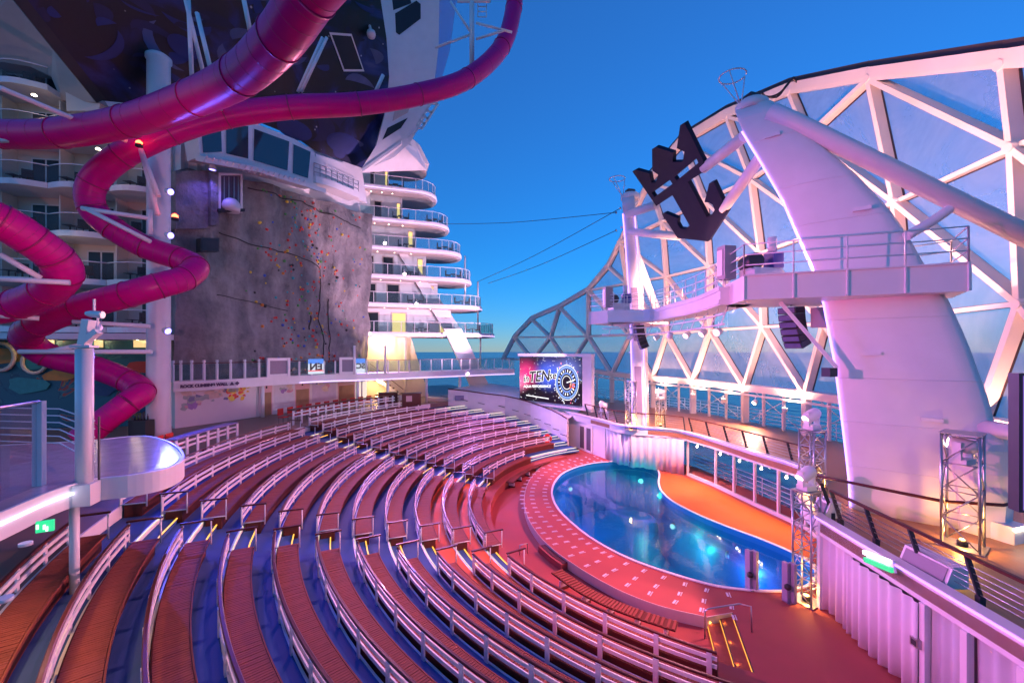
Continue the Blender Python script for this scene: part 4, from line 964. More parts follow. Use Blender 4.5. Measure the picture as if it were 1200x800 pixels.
t = thing('life_raft_lamp', G(1188, 632, ZU), 'white box with a glowing lamp strip at the right deck edge', 'lamp'); b = G(1190, 640, ZU)+V(.3, .4, 0)
MB().box(b+V(0, 0, .25), (.7, .5, .5), .3).ob('box', white, t); MB().box(b+V(-.05, -.3, .45), (.5, .05, .06), .3).ob('lamp_strip', lamp_w, t)
t = thing('side_screen', W(1197, 600, 9.0), 'edge of a dark LED screen at the right border of the view', 'screen')
c = W(1197, 520, 9.0); MB().box(c+V(.80, .1, 0), (1.4, .25, 3.0), -.2).ob('cabinet', dark, t); MB().box(c+V(.79, -.04, 0), (1.3, .02, 2.9), -.2).ob('picture_panel', mat('side_screen_picture', (.01, .01, .02), .3, var=0, emit=(.10, .06, .25), estr=.5), t)
lb = pol(rr_(2)+.12, ce[1]+.6, rz_(2)-.2); t = thing('lifebuoy', lb, 'red and white lifebuoy hanging at the end of the far bench rail', 'lifebuoy')
MB().tube([lb+V(.0+.30*math.cos(a*.3927), -.12, .30*math.sin(a*.3927)) for a in range(17)], .09, 8, False).ob('ring', mat('lifebuoy_red', (.75, .03, .02), .5), t)
for a in range(4): MB().tube([lb+V(.30*math.cos(a*1.5708+.785+s), -.12, .30*math.sin(a*1.5708+.785+s)) for s in (-.15, 0, .15)], .096, 8).ob('band', white_s, t)

# ================================================================ CLIMBING WALL AND TERRACE BACK WALL
CA, CB = G(205, 502, TZ), G(430, 470, TZ); CD = (CB-CA).normalized(); CL = (CB-CA).length; CN = Vector((CD.y, -CD.x, 0))
def cw(px, py, o=0): p = PL(px, py, CA+CN*o, CN); return p
def rock_mat():
    m = mat('cast_rock', (.23, .215, .21), .85, var=.0, bump=0); n, l, b = nodes(m); tc = n.new('ShaderNodeTexCoord')
    n1 = n.new('ShaderNodeTexNoise'); n1.inputs['Scale'].default_value = .8; n1.inputs['Detail'].default_value = 12; n1.inputs['Roughness'].default_value = .72; l.new(tc.outputs['Object'], n1.inputs['Vector'])
    mp = n.new('ShaderNodeMapping'); mp.inputs['Scale'].default_value = (.8, .8, .22); l.new(tc.outputs['Object'], mp.inputs[0])
    n2 = n.new('ShaderNodeTexNoise'); n2.inputs['Scale'].default_value = 1.2; n2.inputs['Detail'].default_value = 6; l.new(mp.outputs[0], n2.inputs['Vector'])
    ad = n.new('ShaderNodeMath'); ad.operation = 'ADD'; l.new(n1.outputs['Fac'], ad.inputs[0]); l.new(n2.outputs['Fac'], ad.inputs[1])
    cr = n.new('ShaderNodeValToRGB'); cr.color_ramp.elements[0].position = .75; cr.color_ramp.elements[0].color = (.13, .128, .135, 1); cr.color_ramp.elements[1].position = 1.25; cr.color_ramp.elements[1].color = (.36, .345, .33, 1)
    dv = n.new('ShaderNodeMath'); dv.operation = 'MULTIPLY'; dv.inputs[1].default_value = 1; l.new(ad.outputs[0], dv.inputs[0]); l.new(dv.outputs[0], cr.inputs[0])
    cr.color_ramp.elements[0].position = .38; cr.color_ramp.elements[1].position = .66; dv.inputs[1].default_value = .5
    l.new(cr.outputs[0], b.inputs['Base Color'])
    bp = n.new('ShaderNodeBump'); bp.inputs['Strength'].default_value = 1.0; bp.inputs['Distance'].default_value = .5; l.new(ad.outputs[0], bp.inputs['Height']); l.new(bp.outputs[0], b.inputs['Normal']); return m
rock = rock_mat()
cwt = thing('climbing_wall', CA+V(0, 0, 2.6), 'tall grey cast-rock climbing wall dotted with coloured holds', 'climbing wall')
tops = [(205, 200), (222, 196), (255, 208), (300, 214), (340, 224), (380, 236), (425, 249), (431, 252)]
def topz(px):
    for (x0, y0), (x1, y1) in zip(tops, tops[1:]):
        if px <= x1: return y0+(y1-y0)*(px-x0)/(x1-x0)
    return tops[-1][1]
NX, NZ = 90, 70; vs = []; fs = []; rn = random.Random(3)
from mathutils import noise
def rock_off(s, z):
    v = noise.fractal(Vector((s*.25, z*.22, 1.3)), 1.0, 2.0, 5)*.75+noise.noise(Vector((s*.9, z*.25, 7)))*.30
    for (c0, sl) in ((6.5, .10), (11.5, -.08)):
        v -= .40*math.exp(-((s-c0-sl*(z-12))/.35)**2)
    return max(-.5, min(.7, v))
for j in range(NZ+1):
    for i in range(NX+1):
        px = 204+(432-204)*i/NX
        b = cw(px, 447); tp = cw(px, topz(px)); z = b.z+(tp.z-b.z)*j/NZ; s = (b-CA).dot(CD)
        p = Vector((b.x, b.y, z))+CN*(rock_off(s, z)+.1); vs.append(p)
for j in range(NZ):
    for i in range(NX): a_ = j*(NX+1)+i; fs.append((a_, a_+1, a_+NX+2, a_+NX+1))
rk = MB(); rk.add(vs, fs, True)
TOPR = [vs[NZ*(NX+1)+i] for i in range(NX+1)]; BOT = [vs[i] for i in range(NX+1)]
for rowv in (TOPR, BOT):
    bb = len(rk.v); rk.add(list(rowv)+[p-CN*1.6 for p in rowv], [(i, i+1, NX+2+i, NX+1+i) for i in range(NX)])
for col in (0, NX):
    cvs = [vs[j*(NX+1)+col] for j in range(NZ+1)]; rk.add(cvs+[p-CN*1.6 for p in cvs], [(j, j+1, NZ+2+j, NZ+1+j) for j in range(NZ)])
rk.ob('rock_face', rock, cwt)
# square-shouldered panel and opening with a white drum at top left
def wall_box(px0, py0, px1, py1, o, th, nm, m_, par):
    a_, b_, c_, d_ = cw(px0, py1, o), cw(px1, py1, o), cw(px1, py0, o), cw(px0, py0, o); return MB().slab([a_, b_, c_, d_], -CN*th).ob(nm, m_, par)
wall_box(206, 200, 247, 268, .62, 1.1, 'rock_buttress', rock, cwt); wall_box(247, 201, 256, 264, .95, 1.3, 'rock_fin', rock, cwt)
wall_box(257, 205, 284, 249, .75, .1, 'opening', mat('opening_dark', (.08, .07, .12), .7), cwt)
for (x0, y0, x1, y1) in ((256, 203, 259, 246), (256, 203, 284, 205.5), (282, 206, 284.5, 249)): wall_box(x0, y0, x1, y1, .85, .1, 'opening_frame', white, cwt)
for x in (262.5, 268, 274, 279): wall_box(x, 207, x+.7, 246, .80, .03, 'opening_bar', steel, cwt)
wall_box(256, 244.5, 287, 248, 1.1, .4, 'opening_sill', black, cwt)
dp = cw(271, 243, 1.0); MB().lathe(dp, [(.5, -.3), (.55, .1), (.48, .35), (.3, .55), (.05, .62)], 16).ob('belay_drum', white, cwt)
wall_box(235, 279, 257, 295, .95, .5, 'display_box', black, cwt); wall_box(236, 280.5, 255.5, 293.5, .97, .015, 'display_face', mat('display_face', (.015, .015, .02), .15), cwt)
# holds
hm = [mat('hold_'+k, c, .5, var=.1) for k, c in (('red', (.6, .05, .04)), ('yellow', (.7, .5, .05)), ('teal', (.04, .35, .35)), ('green', (.08, .3, .08)), ('blue', (.05, .10, .45)), ('orange', (.65, .22, .04)), ('black', (.03, .03, .03)))]
hme = []
for m_ in hm:
    for v in range(2):
        b = MB(); r_ = random.Random(v+hm.index(m_)*7); b.lathe((0, 0, 0), [(.11+.05*r_.random(), -.03), (.12, .05), (.07, .12), (.02, .14)], 7); hme.append(b.mesh('climbing_hold', m_))
rotm = CN.to_track_quat('Z', 'Y').to_euler()
cnt = 0; rn = random.Random(11)
while cnt < 300:
    px = rn.gauss(365, 34); py = rn.uniform(222, 436)
    if not 285 < px < 428 or py < topz(px)+5 or (px < 300 and rn.random() < .7): continue
    p0_ = cw(px, py, .1); s = (p0_-CA).dot(CD); p = p0_+CN*rock_off(s, p0_.z)
    o = link('climbing_hold', hme[rn.randrange(len(hme))] if rn.random() < .65 else hme[rn.randrange(0, 2)], cwt, p); o.rotation_euler = rotm; k = .5+rn.random()*.5; o.scale = (k, k, k); cnt += 1
# ropes / cracks over the face
def wall_line(pts, nm, r=.035, m_=black):
    q = []; pts = [(a_[0]+(b_[0]-a_[0])*i/8, a_[1]+(b_[1]-a_[1])*i/8) for a_, b_ in zip(pts, pts[1:]) for i in range(8)]+[pts[-1]]
    for x, y in pts: p0_ = cw(x, y, .1); q.append(p0_+CN*(rock_off((p0_-CA).dot(CD), p0_.z)+.06))
    MB().tube(q, r*1.3, 5).ob(nm, m_, cwt)
wall_line([(260, 272), (290, 286), (330, 296), (360, 305), (379, 315), (380, 335), (377, 370), (376, 400), (372, 424)], 'crack_rope'); wall_line([(388, 350), (389, 380), (387, 424)], 'crack_rope'); wall_line([(288, 221), (320, 230), (356, 236), (380, 250), (405, 262), (421, 268)], 'crack_rope'); wall_line([(256, 345), (290, 352), (325, 360), (340, 364)], 'crack_rope', .025); wall_line([(365, 370), (363, 386)], 'crack_rope', .05)
# white terrace wall with painted mural, doors, posters below
tw = thing('terrace_wall', CA+CD*8, 'white terrace wall with splashy painted mural and wood doors under the climbing wall', 'wall')
def mural_mat(name, basec, scale, thr, cols, gx=None):
    m = mat(name, basec, .5, var=0); n, l, b = nodes(m); tc = n.new('ShaderNodeTexCoord')
    nz = n.new('ShaderNodeTexNoise'); nz.inputs['Scale'].default_value = scale; nz.inputs['Detail'].default_value = 5; nz.inputs['Distortion'].default_value = 2.0; l.new(tc.outputs['Object'], nz.inputs['Vector'])
    cr = n.new('ShaderNodeValToRGB'); cr.color_ramp.interpolation = 'CONSTANT'; e = cr.color_ramp.elements; e[0].color = (*basec, 1); e[0].position = 0
    e[1].position = thr; e[1].color = (*cols[0], 1)
    for i, c in enumerate(cols[1:]): x = e.new(thr+(i+1)*.035); x.color = (*c, 1)
    l.new(nz.outputs['Fac'], cr.inputs[0]); l.new(cr.outputs[0], b.inputs['Base Color']); return m
wallm = mat('terrace_wall_paint', (.70, .64, .62), .5, var=.04)
MB().slab([CA+V(0, 0, 0), CB, CB+V(0, 0, 3.0), CA+V(0, 0, 3.0)], -CN*.3).ob('wall_panel', wallm, tw)
def tq(px0, px1, z0, z1, nm, m_, o=.02, th=.03, par=None):
    a_, b_ = cw(px0, 450, o), cw(px1, 450, o); a_.z = b_.z = TZ
    return MB().slab([a_+V(0, 0, z0), b_+V(0, 0, z0), b_+V(0, 0, z1), a_+V(0, 0, z1)], -CN*th).ob(nm, m_, par or tw)
mur = mural_mat('splash_mural', (.70, .64, .62), .9, .56, [(.35, .15, .45), (.75, .25, .35), (.15, .18, .35), (.85, .45, .08), (.75, .12, .08), (.2, .45, .25)])
rm = random.Random(21)
def splash(pxa, pxb, za, zb, nb, cols):
    for i in range(nb):
        px = rm.uniform(pxa, pxb); z = rm.uniform(za, zb); c = cw(px, 450, .014+.003*i); c.z = TZ+z; r0 = rm.uniform(.12, .42); n = 9; pts = []
        for k in range(n): a = 2*math.pi*k/n; r = r0*rm.uniform(.45, 1.1); pts.append(c+CD*r*math.cos(a)+V(0, 0, r*.8*math.sin(a)))
        MB().slab(pts, -CN*.002).ob('mural_splash', rm.choice(cols), tw)
mc = [mat('mural_'+k, c, .5, var=.3, vscale=4) for k, c in (('violet', (.35, .2, .45)), ('rose', (.65, .3, .35)), ('slate', (.18, .2, .32)), ('sand', (.65, .52, .4)), ('sage', (.35, .42, .36)))]
mh = [mat('mural_'+k, c, .5, var=.3, vscale=4) for k, c in (('amber', (.8, .5, .05)), ('red', (.7, .1, .05)), ('yellow', (.85, .7, .1)))]
splash(216, 234, 1.2, 2.2, 16, mc); splash(240, 275, 1.5, 2.4, 16, mc); splash(268, 292, 1.5, 2.4, 18, mh)
doorm = mat('wood_door', (.34, .20, .10), .4, var=.3, vscale=2)
for (x0, x1) in ((306, 319), (346, 363), (396, 416)):
    d = tq(x0, x1, 0, 2.5, 'door', mat('door_frame_paint', (.72, .42, .40), .5)); tq(x0+1, x1-1, 0.02, 1.75, 'door_leaf', doorm, .03, .02, d); tq((x0+x1)/2-.8, (x0+x1)/2+.8, 2.05, 2.25, 'door_sign', black, .035, .02, d)
tq(322, 344, .4, 2.6, 'poster', mat('poster_pale', (.62, .60, .60), .5, var=.1)); tq(366, 394, .6, 2.6, 'poster', mat('poster_lilac', (.58, .48, .58), .5, var=.15))
splash(326, 340, 1.7, 2.3, 8, mc); splash(370, 390, 1.6, 2.4, 10, mc)
for x in (301, 303): tq(x, x+.9, 0, 2.9, 'wall_batten', white, .05, .1)
tq(417, 423, .3, 2.6, 'poster', emis('lit_poster', (1, .8, .7), .25)); tq(425, 430, .3, 2.6, 'poster', emis('lit_poster', (1, .8, .7), .25))
# ---- catwalk in front of the climbing wall
ZC = 6.35
cpx = [(203, 26.3), (255, 28.2), (320, 31.5), (380, 34.3), (430, 36.0), (480, 38.4), (530, 41), (570, 43.6), (603, 45.5)]
cpath = smoothpath([Vector(((x-CXP)*Y/F, Y, 0)) for x, Y in cpx], 4)
ct = thing('catwalk', cpath[8]+V(0, 0, ZC), 'white curved catwalk with glass balustrade in front of the climbing wall', 'catwalk')
MB().sweep(cpath, [(.0, ZC-.62), (.0, ZC), (-2.4, ZC), (-2.4, ZC-.3), (-.3, ZC-.62)][::-1]).ob('deck_slab', white, ct)
MB().sweep(cpath, [(.012, ZC-.12), (.05, ZC-.12), (.05, ZC+.02), (.012, ZC+.02)]).ob('edge_moulding', white, ct)
MB().sweep(cpath[10:], [(.012, ZC-.56), (.03, ZC-.56), (.03, ZC-.50), (.012, ZC-.50)]).ob('edge_glow', emis('led_slab_edge', (.66, .46, 1.0), .6), ct)  # glow strip added to give the catwalk fascia its violet brightness
MB().sweep(cpath, [(-.1, ZC+1.12), (-.02, ZC+1.12), (-.02, ZC+1.17), (-.1, ZC+1.17)]).ob('handrail', mahog, ct)
for i in range(0, len(cpath)-1, 1):
    p, q = cpath[i], cpath[i+1]; nn = Vector((-(q-p).y, (q-p).x, 0)).normalized()*.06
    MB().bar(p+nn+V(0, 0, ZC), p+nn+V(0, 0, ZC+(1.35 if i < 10 else 1.15)), .15 if i < 12 else .09, .1).ob('balustrade_post', white, ct)
    d = (q-p)*.08; g0, g1 = p+nn+d, q+nn-d
    MB().slab([g0+V(0, 0, ZC+.1), g1+V(0, 0, ZC+.1), g1+V(0, 0, ZC+1.08), g0+V(0, 0, ZC+1.08)], nn*.2).ob('glass_panel', glass_rail, ct)
def cat_at(px):
    for i in range(len(cpath)-1):
        x0, x1 = CXP+F*cpath[i].x/cpath[i].y, CXP+F*cpath[i+1].x/cpath[i+1].y
        if x0 <= px <= x1: s = (px-x0)/(x1-x0); return cpath[i]+(cpath[i+1]-cpath[i])*s, (cpath[i+1]-cpath[i]).normalized()
    return cpath[-1], V(1, 0, 0)
p, d = cat_at(247); text('lettering', 'ROCK CLIMBING WALL  ▲ ◆', p+V(0, 0, ZC-.30)+Vector((d.y, -d.x, 0))*.06, d, V(0, 0, 1), .25, mat('lettering_dark', (.06, .03, .08), .5, var=0), ct, .006, 0, .02)
for (x0, x1, txt, tcol) in ((361, 379, 'EN', None), (417, 428, 'SC', None)):
    (p, d), (q, _) = cat_at(x0), cat_at(x1); nn = Vector((d.y, -d.x, 0)); t = thing('banner_poster', p+V(0, 0, ZC), f'blue and white backwards poster {"with a red line " if txt=="EN" else ""}on the catwalk glass, {"left" if txt=="EN" else "right"} one', 'poster')
    MB().slab([p+nn*.02+V(0, 0, ZC+.1), q+nn*.02+V(0, 0, ZC+.1), q+nn*.02+V(0, 0, ZC+1.3), p+nn*.02+V(0, 0, ZC+1.3)], -nn*.03).ob('sheet', emis('poster_white', (.75, .85, 1), .22), t)
    MB().slab([p+nn*.03+V(0, 0, ZC+.92), q+nn*.03+V(0, 0, ZC+.92), q+nn*.03+V(0, 0, ZC+1.3), p+nn*.03+V(0, 0, ZC+1.3)], -nn*.006).ob('blue_band', emis('poster_blue', (.05, .22, .8), .3), t)
    text('lettering', txt, (p+q)/2+nn*.04+V(0, 0, ZC+.66), -d, V(0, 0, 1), .78 if txt == 'EN' else .62, black, t, .004, 0, .03)
    if txt == 'EN': MB().bar(p+nn*.04+V(0, 0, ZC+.36), q+nn*.04+V(0, 0, ZC+.36), .02, .07).ob('red_line', emis('poster_red', (.9, .05, .05), .3), t)
for (x0, x1) in ((313, 337), (399, 415)):
    (p, d), (q, _) = cat_at(x0), cat_at(x1); nn = Vector((d.y, -d.x, 0)); t = thing('framed_panel', p+V(0, 0, ZC), f'white square framed panel on the catwalk balustrade, {"left" if x0<320 else "right"} one', 'panel')
    z0, z1 = ZC+.02, ZC+1.42
    for a_, b_ in ((p, q),):
        MB().bar(p+nn*.1+V(0, 0, z0), p+nn*.1+V(0, 0, z1), .2, .2, up=d).ob('frame_side', white, t); MB().bar(q+nn*.1+V(0, 0, z0), q+nn*.1+V(0, 0, z1), .2, .2, up=d).ob('frame_side', white, t)
        MB().bar(p+nn*.1+d*.11+V(0, 0, z1-.1), q+nn*.1-d*.11+V(0, 0, z1-.1), .19, .2).ob('frame_rail', white, t); MB().bar(p+nn*.1+d*.11+V(0, 0, z0+.1), q+nn*.1-d*.11+V(0, 0, z0+.1), .19, .2).ob('frame_rail', white, t)
        MB().slab([p+nn*.08+V(0, 0, z0+.2), q+nn*.08+V(0, 0, z0+.2), q+nn*.08+V(0, 0, z1-.2), p+nn*.08+V(0, 0, z1-.2)], -nn*.02).ob('panel_sheet', mat('grey_violet_sheet', (.2, .18, .24), .4), t)
for px, h0 in ((302, TZ), (416, TZ), (452, TZ), (498, TZ), (538, TZ)):
    p, d = cat_at(px); MB().tube([V(p.x, p.y+.6, h0), V(p.x, p.y+.6, ZC-.3)], .13, 8).ob('column', white, ct)
for px in (416, 452): p, d = cat_at(px); MB().tube([V(p.x, p.y-.15, ZC), V(p.x, p.y-.15, ZC+2.4)], .1, 8).ob('mast_post', white, ct)

# ================================================================ AFT SUITE STACK
BD = Vector((.95, .31, 0)).normalized(); BN = Vector((.31, -.95, 0)).normalized()      # along the balconies, and outward to the theatre
B0 = W(428, 353, 41.7); B0.z = 0
ZS = [10.2, 13.15, 16.0, 18.85, 21.7, 24.9]
SE = [585, 570, 557, 545, 530, 515]
def bl_px(px): return (PL(px, 300, B0, BN)-B0).dot(BD)
st_ = thing('suite_stack', B0+V(0, 0, TZ), 'stack of curved white aft balconies stepping back toward the sky', 'building')
def bullnose(L, dep, r, z, inset=0, n=10):                       # plan of a slab: straight front, rounded aft end
    pts = [B0+BD*(-.5)+BN*(-inset)]
    L = L-inset
    for i in range(n+1):
        a = R(90-180*i/n*.5*1.0)
        pts.append(B0+BD*(L-r+r*math.cos(a))+BN*(-r+r*math.sin(a)-inset))
    for i in range(n+1):
        a = R(0-90*i/n); pts.append(B0+BD*(L-r+r*math.cos(a))+BN*(-(dep-r)+r*math.sin(a)))
    pts.append(B0+BD*(-.5)+BN*(-dep)); return [V(p.x, p.y, z) for p in pts]
doorlit = emis('lit_doorway', (1, .62, .22), .4); chairm = mat('wicker_dark', (.06, .045, .04), .7)
winm = mat('cabin_glass', (.03, .035, .04), .25, var=0, spec=.25)
for i, z in enumerate(ZS):
    L = bl_px(SE[i]); dep = 5.2; r = 2.3
    sl = MB().prism(bullnose(L, dep, r, 0), z-.42, z).ob('balcony_slab', white, st_)
    MB().sweep(bullnose(L, dep, r, z-.10)[:-1], [(.0-.16, -.1), (.03-.16+.13, -.1), (.03, 0), (.0, .1), (-.16, .1)]).ob('slab_bullnose', white, sl)
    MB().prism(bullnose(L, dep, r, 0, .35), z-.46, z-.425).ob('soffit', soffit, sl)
    MB().sweep(bullnose(L, dep, r, z-.30)[:-1], [(.035, -.03), (.05, -.03), (.05, .03), (.035, .03)]).ob('edge_glow', emis('led_slab_edge', (.66, .46, 1.0), .6), sl)
    gp = bullnose(L, dep, r, z, .12)[:-4]
    gp2 = [gp[0]]
    for a_, b_ in zip(gp, gp[1:]):
        m_ = max(1, int((b_-a_).length/1.3))
        gp2 += [a_+(b_-a_)*k/m_ for k in range(1, m_+1)]
    for k in range(len(gp2)-1):
        p, q = gp2[k], gp2[k+1]
        if (q-p).length < .05: continue
        g = MB().slab([p+V(0, 0, .08), q+V(0, 0, .08), q+V(0, 0, 1.0), p+V(0, 0, 1.0)], BN*-.012).ob('glass_panel', glass_rail, sl)
        if (q-p).length > .8 or k % 2 == 0: MB().bar(p, p+V(0, 0, 1.08), .05, .05).ob('rail_post', white_s, sl)
    MB().tube([p+V(0, 0, 1.08) for p in gp2], .035, 5).ob('top_rail', white_s, sl)
    # cabin wall behind
    if True:
        zt = ZS[i+1]-.46 if i < 5 else z+2.5; Lw = L-5.0
        wv = MB(); w0 = B0+BD*(-.5)-BN*1.75; w1 = B0+BD*Lw-BN*1.75; w2 = w1-BN*3.0-BD*.6
        wv.prism([w0, w1, w2, w0-BN*3.0], z+.003, zt).ob('cabin_wall', white, st_)
        for (u0, u1, kind) in ((.06, .2, 0), (.32, .50, 0), (.86, .95, 1)):
            p, q = w0+(w1-w0)*u0+BN*.03, w0+(w1-w0)*u1+BN*.03
            if kind == 0 and i in (3,) : continue
            h = 2.15
            d = MB().slab([p+V(0, 0, z+.02), q+V(0, 0, z+.02), q+V(0, 0, z+h), p+V(0, 0, z+h)], -BN*.06).ob('door', soffit, st_)
            e = (q-p)*.1; MB().slab([p+e+BN*.01+V(0, 0, z+.1), q-e+BN*.01+V(0, 0, z+.1), q-e+BN*.01+V(0, 0, z+h-.1), p+e+BN*.01+V(0, 0, z+h-.1)], -BN*.004).ob('pane', doorlit if kind or (i, u0) in ((0, .32), (4, .06)) else winm, d)
        c_ = w1-BN*1.0-BD*.3
        for u in (.25, .5, .75):
            p = w0+(w1-w0)*u+BN*.9; MB().lathe(V(p.x, p.y, zt-.012), [(.05, 0), (.04, .01)], 8).ob('downlight', lamp_w, st_)
    # deck furniture
    for u, kind in ((.4, 0), (.8, 1)):
        if i == 5 and kind: continue
        p = B0+BD*(L*u)-BN*.9+V(0, 0, z); t = thing('deck_armchair', p, f'dark wicker armchair and table on the {["lowest", "second", "third", "fourth", "fifth", "top"][i]} aft balcony, {"inboard" if kind==0 else "aft end"}', 'chair', 'furniture on the aft balconies')
        for sx in (-.55, .55):
            MB().box(p+BD*sx+V(0, 0, .38), (.5, .5, .12), .3).ob('seat', chairm, t); MB().box(p+BD*(sx*1.45)+V(0, 0, .62), (.08, .5, .55), .3).ob('backrest', chairm, t)
            for a_ in (-.2, .2): MB().bar(p+BD*(sx+a_)+BN*.2+V(0, 0, .004), p+BD*(sx+a_)+BN*.2+V(0, 0, .34), .04, .04).ob('leg', chairm, t)
        MB().box(p+V(0, 0, .52), (.55, .55, .04), .3).ob('table_top', chairm, t); MB().tube([p+V(0, 0, .0), p+V(0, 0, .5)], .05, 6).ob('table_leg', chairm, t)
# lower storey: lit lobby, stair, diagonal braces, columns
lob = thing('lobby', B0+V(0, 0, TZ), 'warm lit lobby wall and stair under the aft balconies', 'room')
w0 = B0-BN*2.2; w1 = B0+BD*4.6-BN*2.2
MB().prism([w0-BD*.5, w1, w1-BN*2-BD*1.0, w0-BN*2-BD*.5], TZ+.003, ZS[0]-.46).ob('lobby_wall', cream, lob)
MB().slab([w1+V(0, 0, TZ), w1+BD*1.9+V(0, 0, TZ), w1+V(0, 0, ZS[0]-.5), w1-BD*.6+V(0, 0, ZS[0]-.5)], -BN*.3).ob('raking_wall', cream, lob)
for k in range(9):
    p = B0+BD*(.6+k*.34)-BN*1.2; MB().box(p+V(0, 0, ZC-.1-k*.30), (.36, 1.2, .06), .316).ob('stair_tread', mahog, lob)
MB().bar(B0+BD*.4-BN*.55+V(0, 0, ZC+.7), B0+BD*3.7-BN*.55+V(0, 0, TZ+.95), .06, .06).ob('stair_handrail', mahog, lob)
MB().bar(B0+BD*.4-BN*.58+V(0, 0, ZC-.3), B0+BD*3.7-BN*.58+V(0, 0, TZ+.0), .08, .34).ob('stair_stringer', white, lob)
MB().lathe(B0+BD*1.6-BN*1.0+V(0, 0, ZS[0]-.52), [(.2, 0), (.16, .03)], 10).ob('ceiling_light', lamp_w, lob)
lamp('lobby_light', 'POINT', B0+BD*1.6-BN*.9+V(0, 0, ZS[0]-1.0), None, 160, (1, .60, .24), lob, rad=.06)
lamp('lobby_light_low', 'POINT', B0+BD*1.2-BN*.3+V(0, 0, ZC-1.1), None, 120, (1, .58, .22), lob, rad=.06)
for nm, pts, lab in (('raking_leg', [(520, 385), (541, 385), (582, 470), (560, 470)], 'broad white raking leg rising from the terrace to the balconies'), ('raking_leg', [(463, 290), (472, 290), (541, 386), (520, 386)], 'thin upper raking brace across the aft cabin walls')):
    t = thing(nm, PL(pts[2][0], pts[2][1], B0+BN*.2, BN), lab, 'brace')
    MB().slab([PL(x, y, B0+(BN*.35 if pts[0][0] > 500 else -BN*1.2), BN) for x, y in pts], -BN*.6).ob('leg', white, t); MB().slab([PL(x, y+6, B0+(BN*.37 if pts[0][0] > 500 else -BN*1.18), BN) for x, y in (pts[3], pts[2], (pts[2][0]+3, pts[2][1]+3), (pts[3][0]-3, pts[3][1]+3))], -BN*.62).ob('foot', white, t)
for px, y0_, y1_ in ((563, 388, 437), (475, 395, 462), (560, 330, 386), (545, 300, 352)):
    b = PL(px, y0_, B0-BN*1.2, BN); e = PL(px, y1_, B0-BN*1.2, BN); t = thing('slender_column', e, f'slender white column {"under the lowest balcony end" if px==563 else "beside the lobby stair" if px==475 else "at the aft end of the second balcony" if px==560 else "at the aft end of the third balcony"}', 'column', 'slender columns between the balconies')
    MB().tube([b, e], .09, 8).ob('shaft', white, t); MB().lathe(e, [(.14, 0), (.14, .04)], 8).ob('foot', white, t)
bench_ = G(545, 478, TZ); 
t = thing('planter', W(530, 466, 41), 'long pale planter ledge at the terrace end under the raking leg', 'planter'); MB().sweep([W(500, 468, 41.5), W(520, 469, 41.5), W(558, 468, 42.5)], [(-.4, -.45), (.4, -.45), (.4, .25), (-.4, .25)]).ob('ledge', cream, t); MB().box(W(541, 466, 40.9), (1.3, .3, .5), .3).ob('panel', mat('violet_panel', (.22, .2, .34), .35), t)
# pink floodlights fixed to the slab edges: the lamps that light the seats
fl = [(428, 318, 3), (451, 283, 3), (430, 352, 2), (474, 319, 2), (433, 388.5, 1), (488, 354, 1), (521, 389, 0), (548, 438, 0)]
tg = [(0, 6, 2), (2, 10, 1), (-3, 14, 2), (3, 22, 0), (-2, 20, 2), (6, 17, 0), (8, 24, 0), (4, 30, 0)]
for (px, py, lv), tt, nm in zip(fl, tg, ['left end of the third slab', 'fourth slab', 'left end of the second slab', 'middle of the third slab', 'left end of the lowest slab', 'middle of the second slab', 'lowest slab above the raking leg', 'catwalk edge by the raking leg']):
    p = PL(px, py+2, B0+BN*.3, BN) if py < 430 else W(px, py, 40.5)
    flood(p, tt, f'bright starry floodlight on the {nm}', 'bright floodlights on the aft balconies', 2000 if lv in (3, 2) else 1600, (1, .27, .46) if lv in (3, 2) else (.50, .24, 1), lamp_p, R(80), r=.15, rad=.06)

# ================================================================ OVERHANGING PAINTED WALL, CONTROL ROOM, UPPER FIN
ON = (CN+V(0, 0, -.55)).normalized(); OP = cw(300, 150, .6)
def om(px, py, o=0): return PL(px, py, OP+ON*o, ON)
def space_mat():
    m = mat('space_mural', (.01, .01, .02), .4, var=0); n, l, b = nodes(m); tc = n.new('ShaderNodeTexCoord')
    nz = n.new('ShaderNodeTexNoise'); nz.inputs['Scale'].default_value = .16; nz.inputs['Detail'].default_value = 7; nz.inputs['Distortion'].default_value = 2.5; l.new(tc.outputs['Object'], nz.inputs['Vector'])
    cr = n.new('ShaderNodeValToRGB'); e = cr.color_ramp.elements; e[0].position = .42; e[0].color = (.003, .003, .005, 1); e[1].position = .82; e[1].color = (.30, .25, .40, 1)
    for p_, c in ((.52, (.003, .004, .015)), (.57, (.006, .010, .07)), (.64, (.015, .03, .16)), (.72, (.07, .08, .20))): x = e.new(p_); x.color = (*c, 1)
    l.new(nz.outputs['Fac'], cr.inputs[0])
    vo = n.new('ShaderNodeTexVoronoi'); vo.inputs['Scale'].default_value = 1.1; l.new(tc.outputs['Object'], vo.inputs['Vector']); mr = n.new('ShaderNodeMapRange'); mr.inputs[1].default_value = .05; mr.inputs[2].default_value = .09; mr.inputs[3].default_value = .5; mr.inputs[4].default_value = 0; l.new(vo.outputs['Distance'], mr.inputs[0])
    ad = n.new('ShaderNodeMix'); ad.data_type = 'RGBA'; ad.blend_type = 'ADD'; ad.inputs[0].default_value = 1; l.new(cr.outputs[0], ad.inputs[6]); l.new(mr.outputs[0], ad.inputs[7]); l.new(ad.outputs[2], b.inputs['Base Color']); return m
ow = thing('overhanging_wall', om(235, 140), 'dark overhanging wall painted with a swirling night sky of planets', 'wall')
mpoly = [(12, -14), (60, 48), (118, 118), (180, 124), (240, 134), (300, 142), (345, 160), (372, 178), (424, 197), (440, 172), (452, 130), (456, 90), (453, 45), (444, -14)]
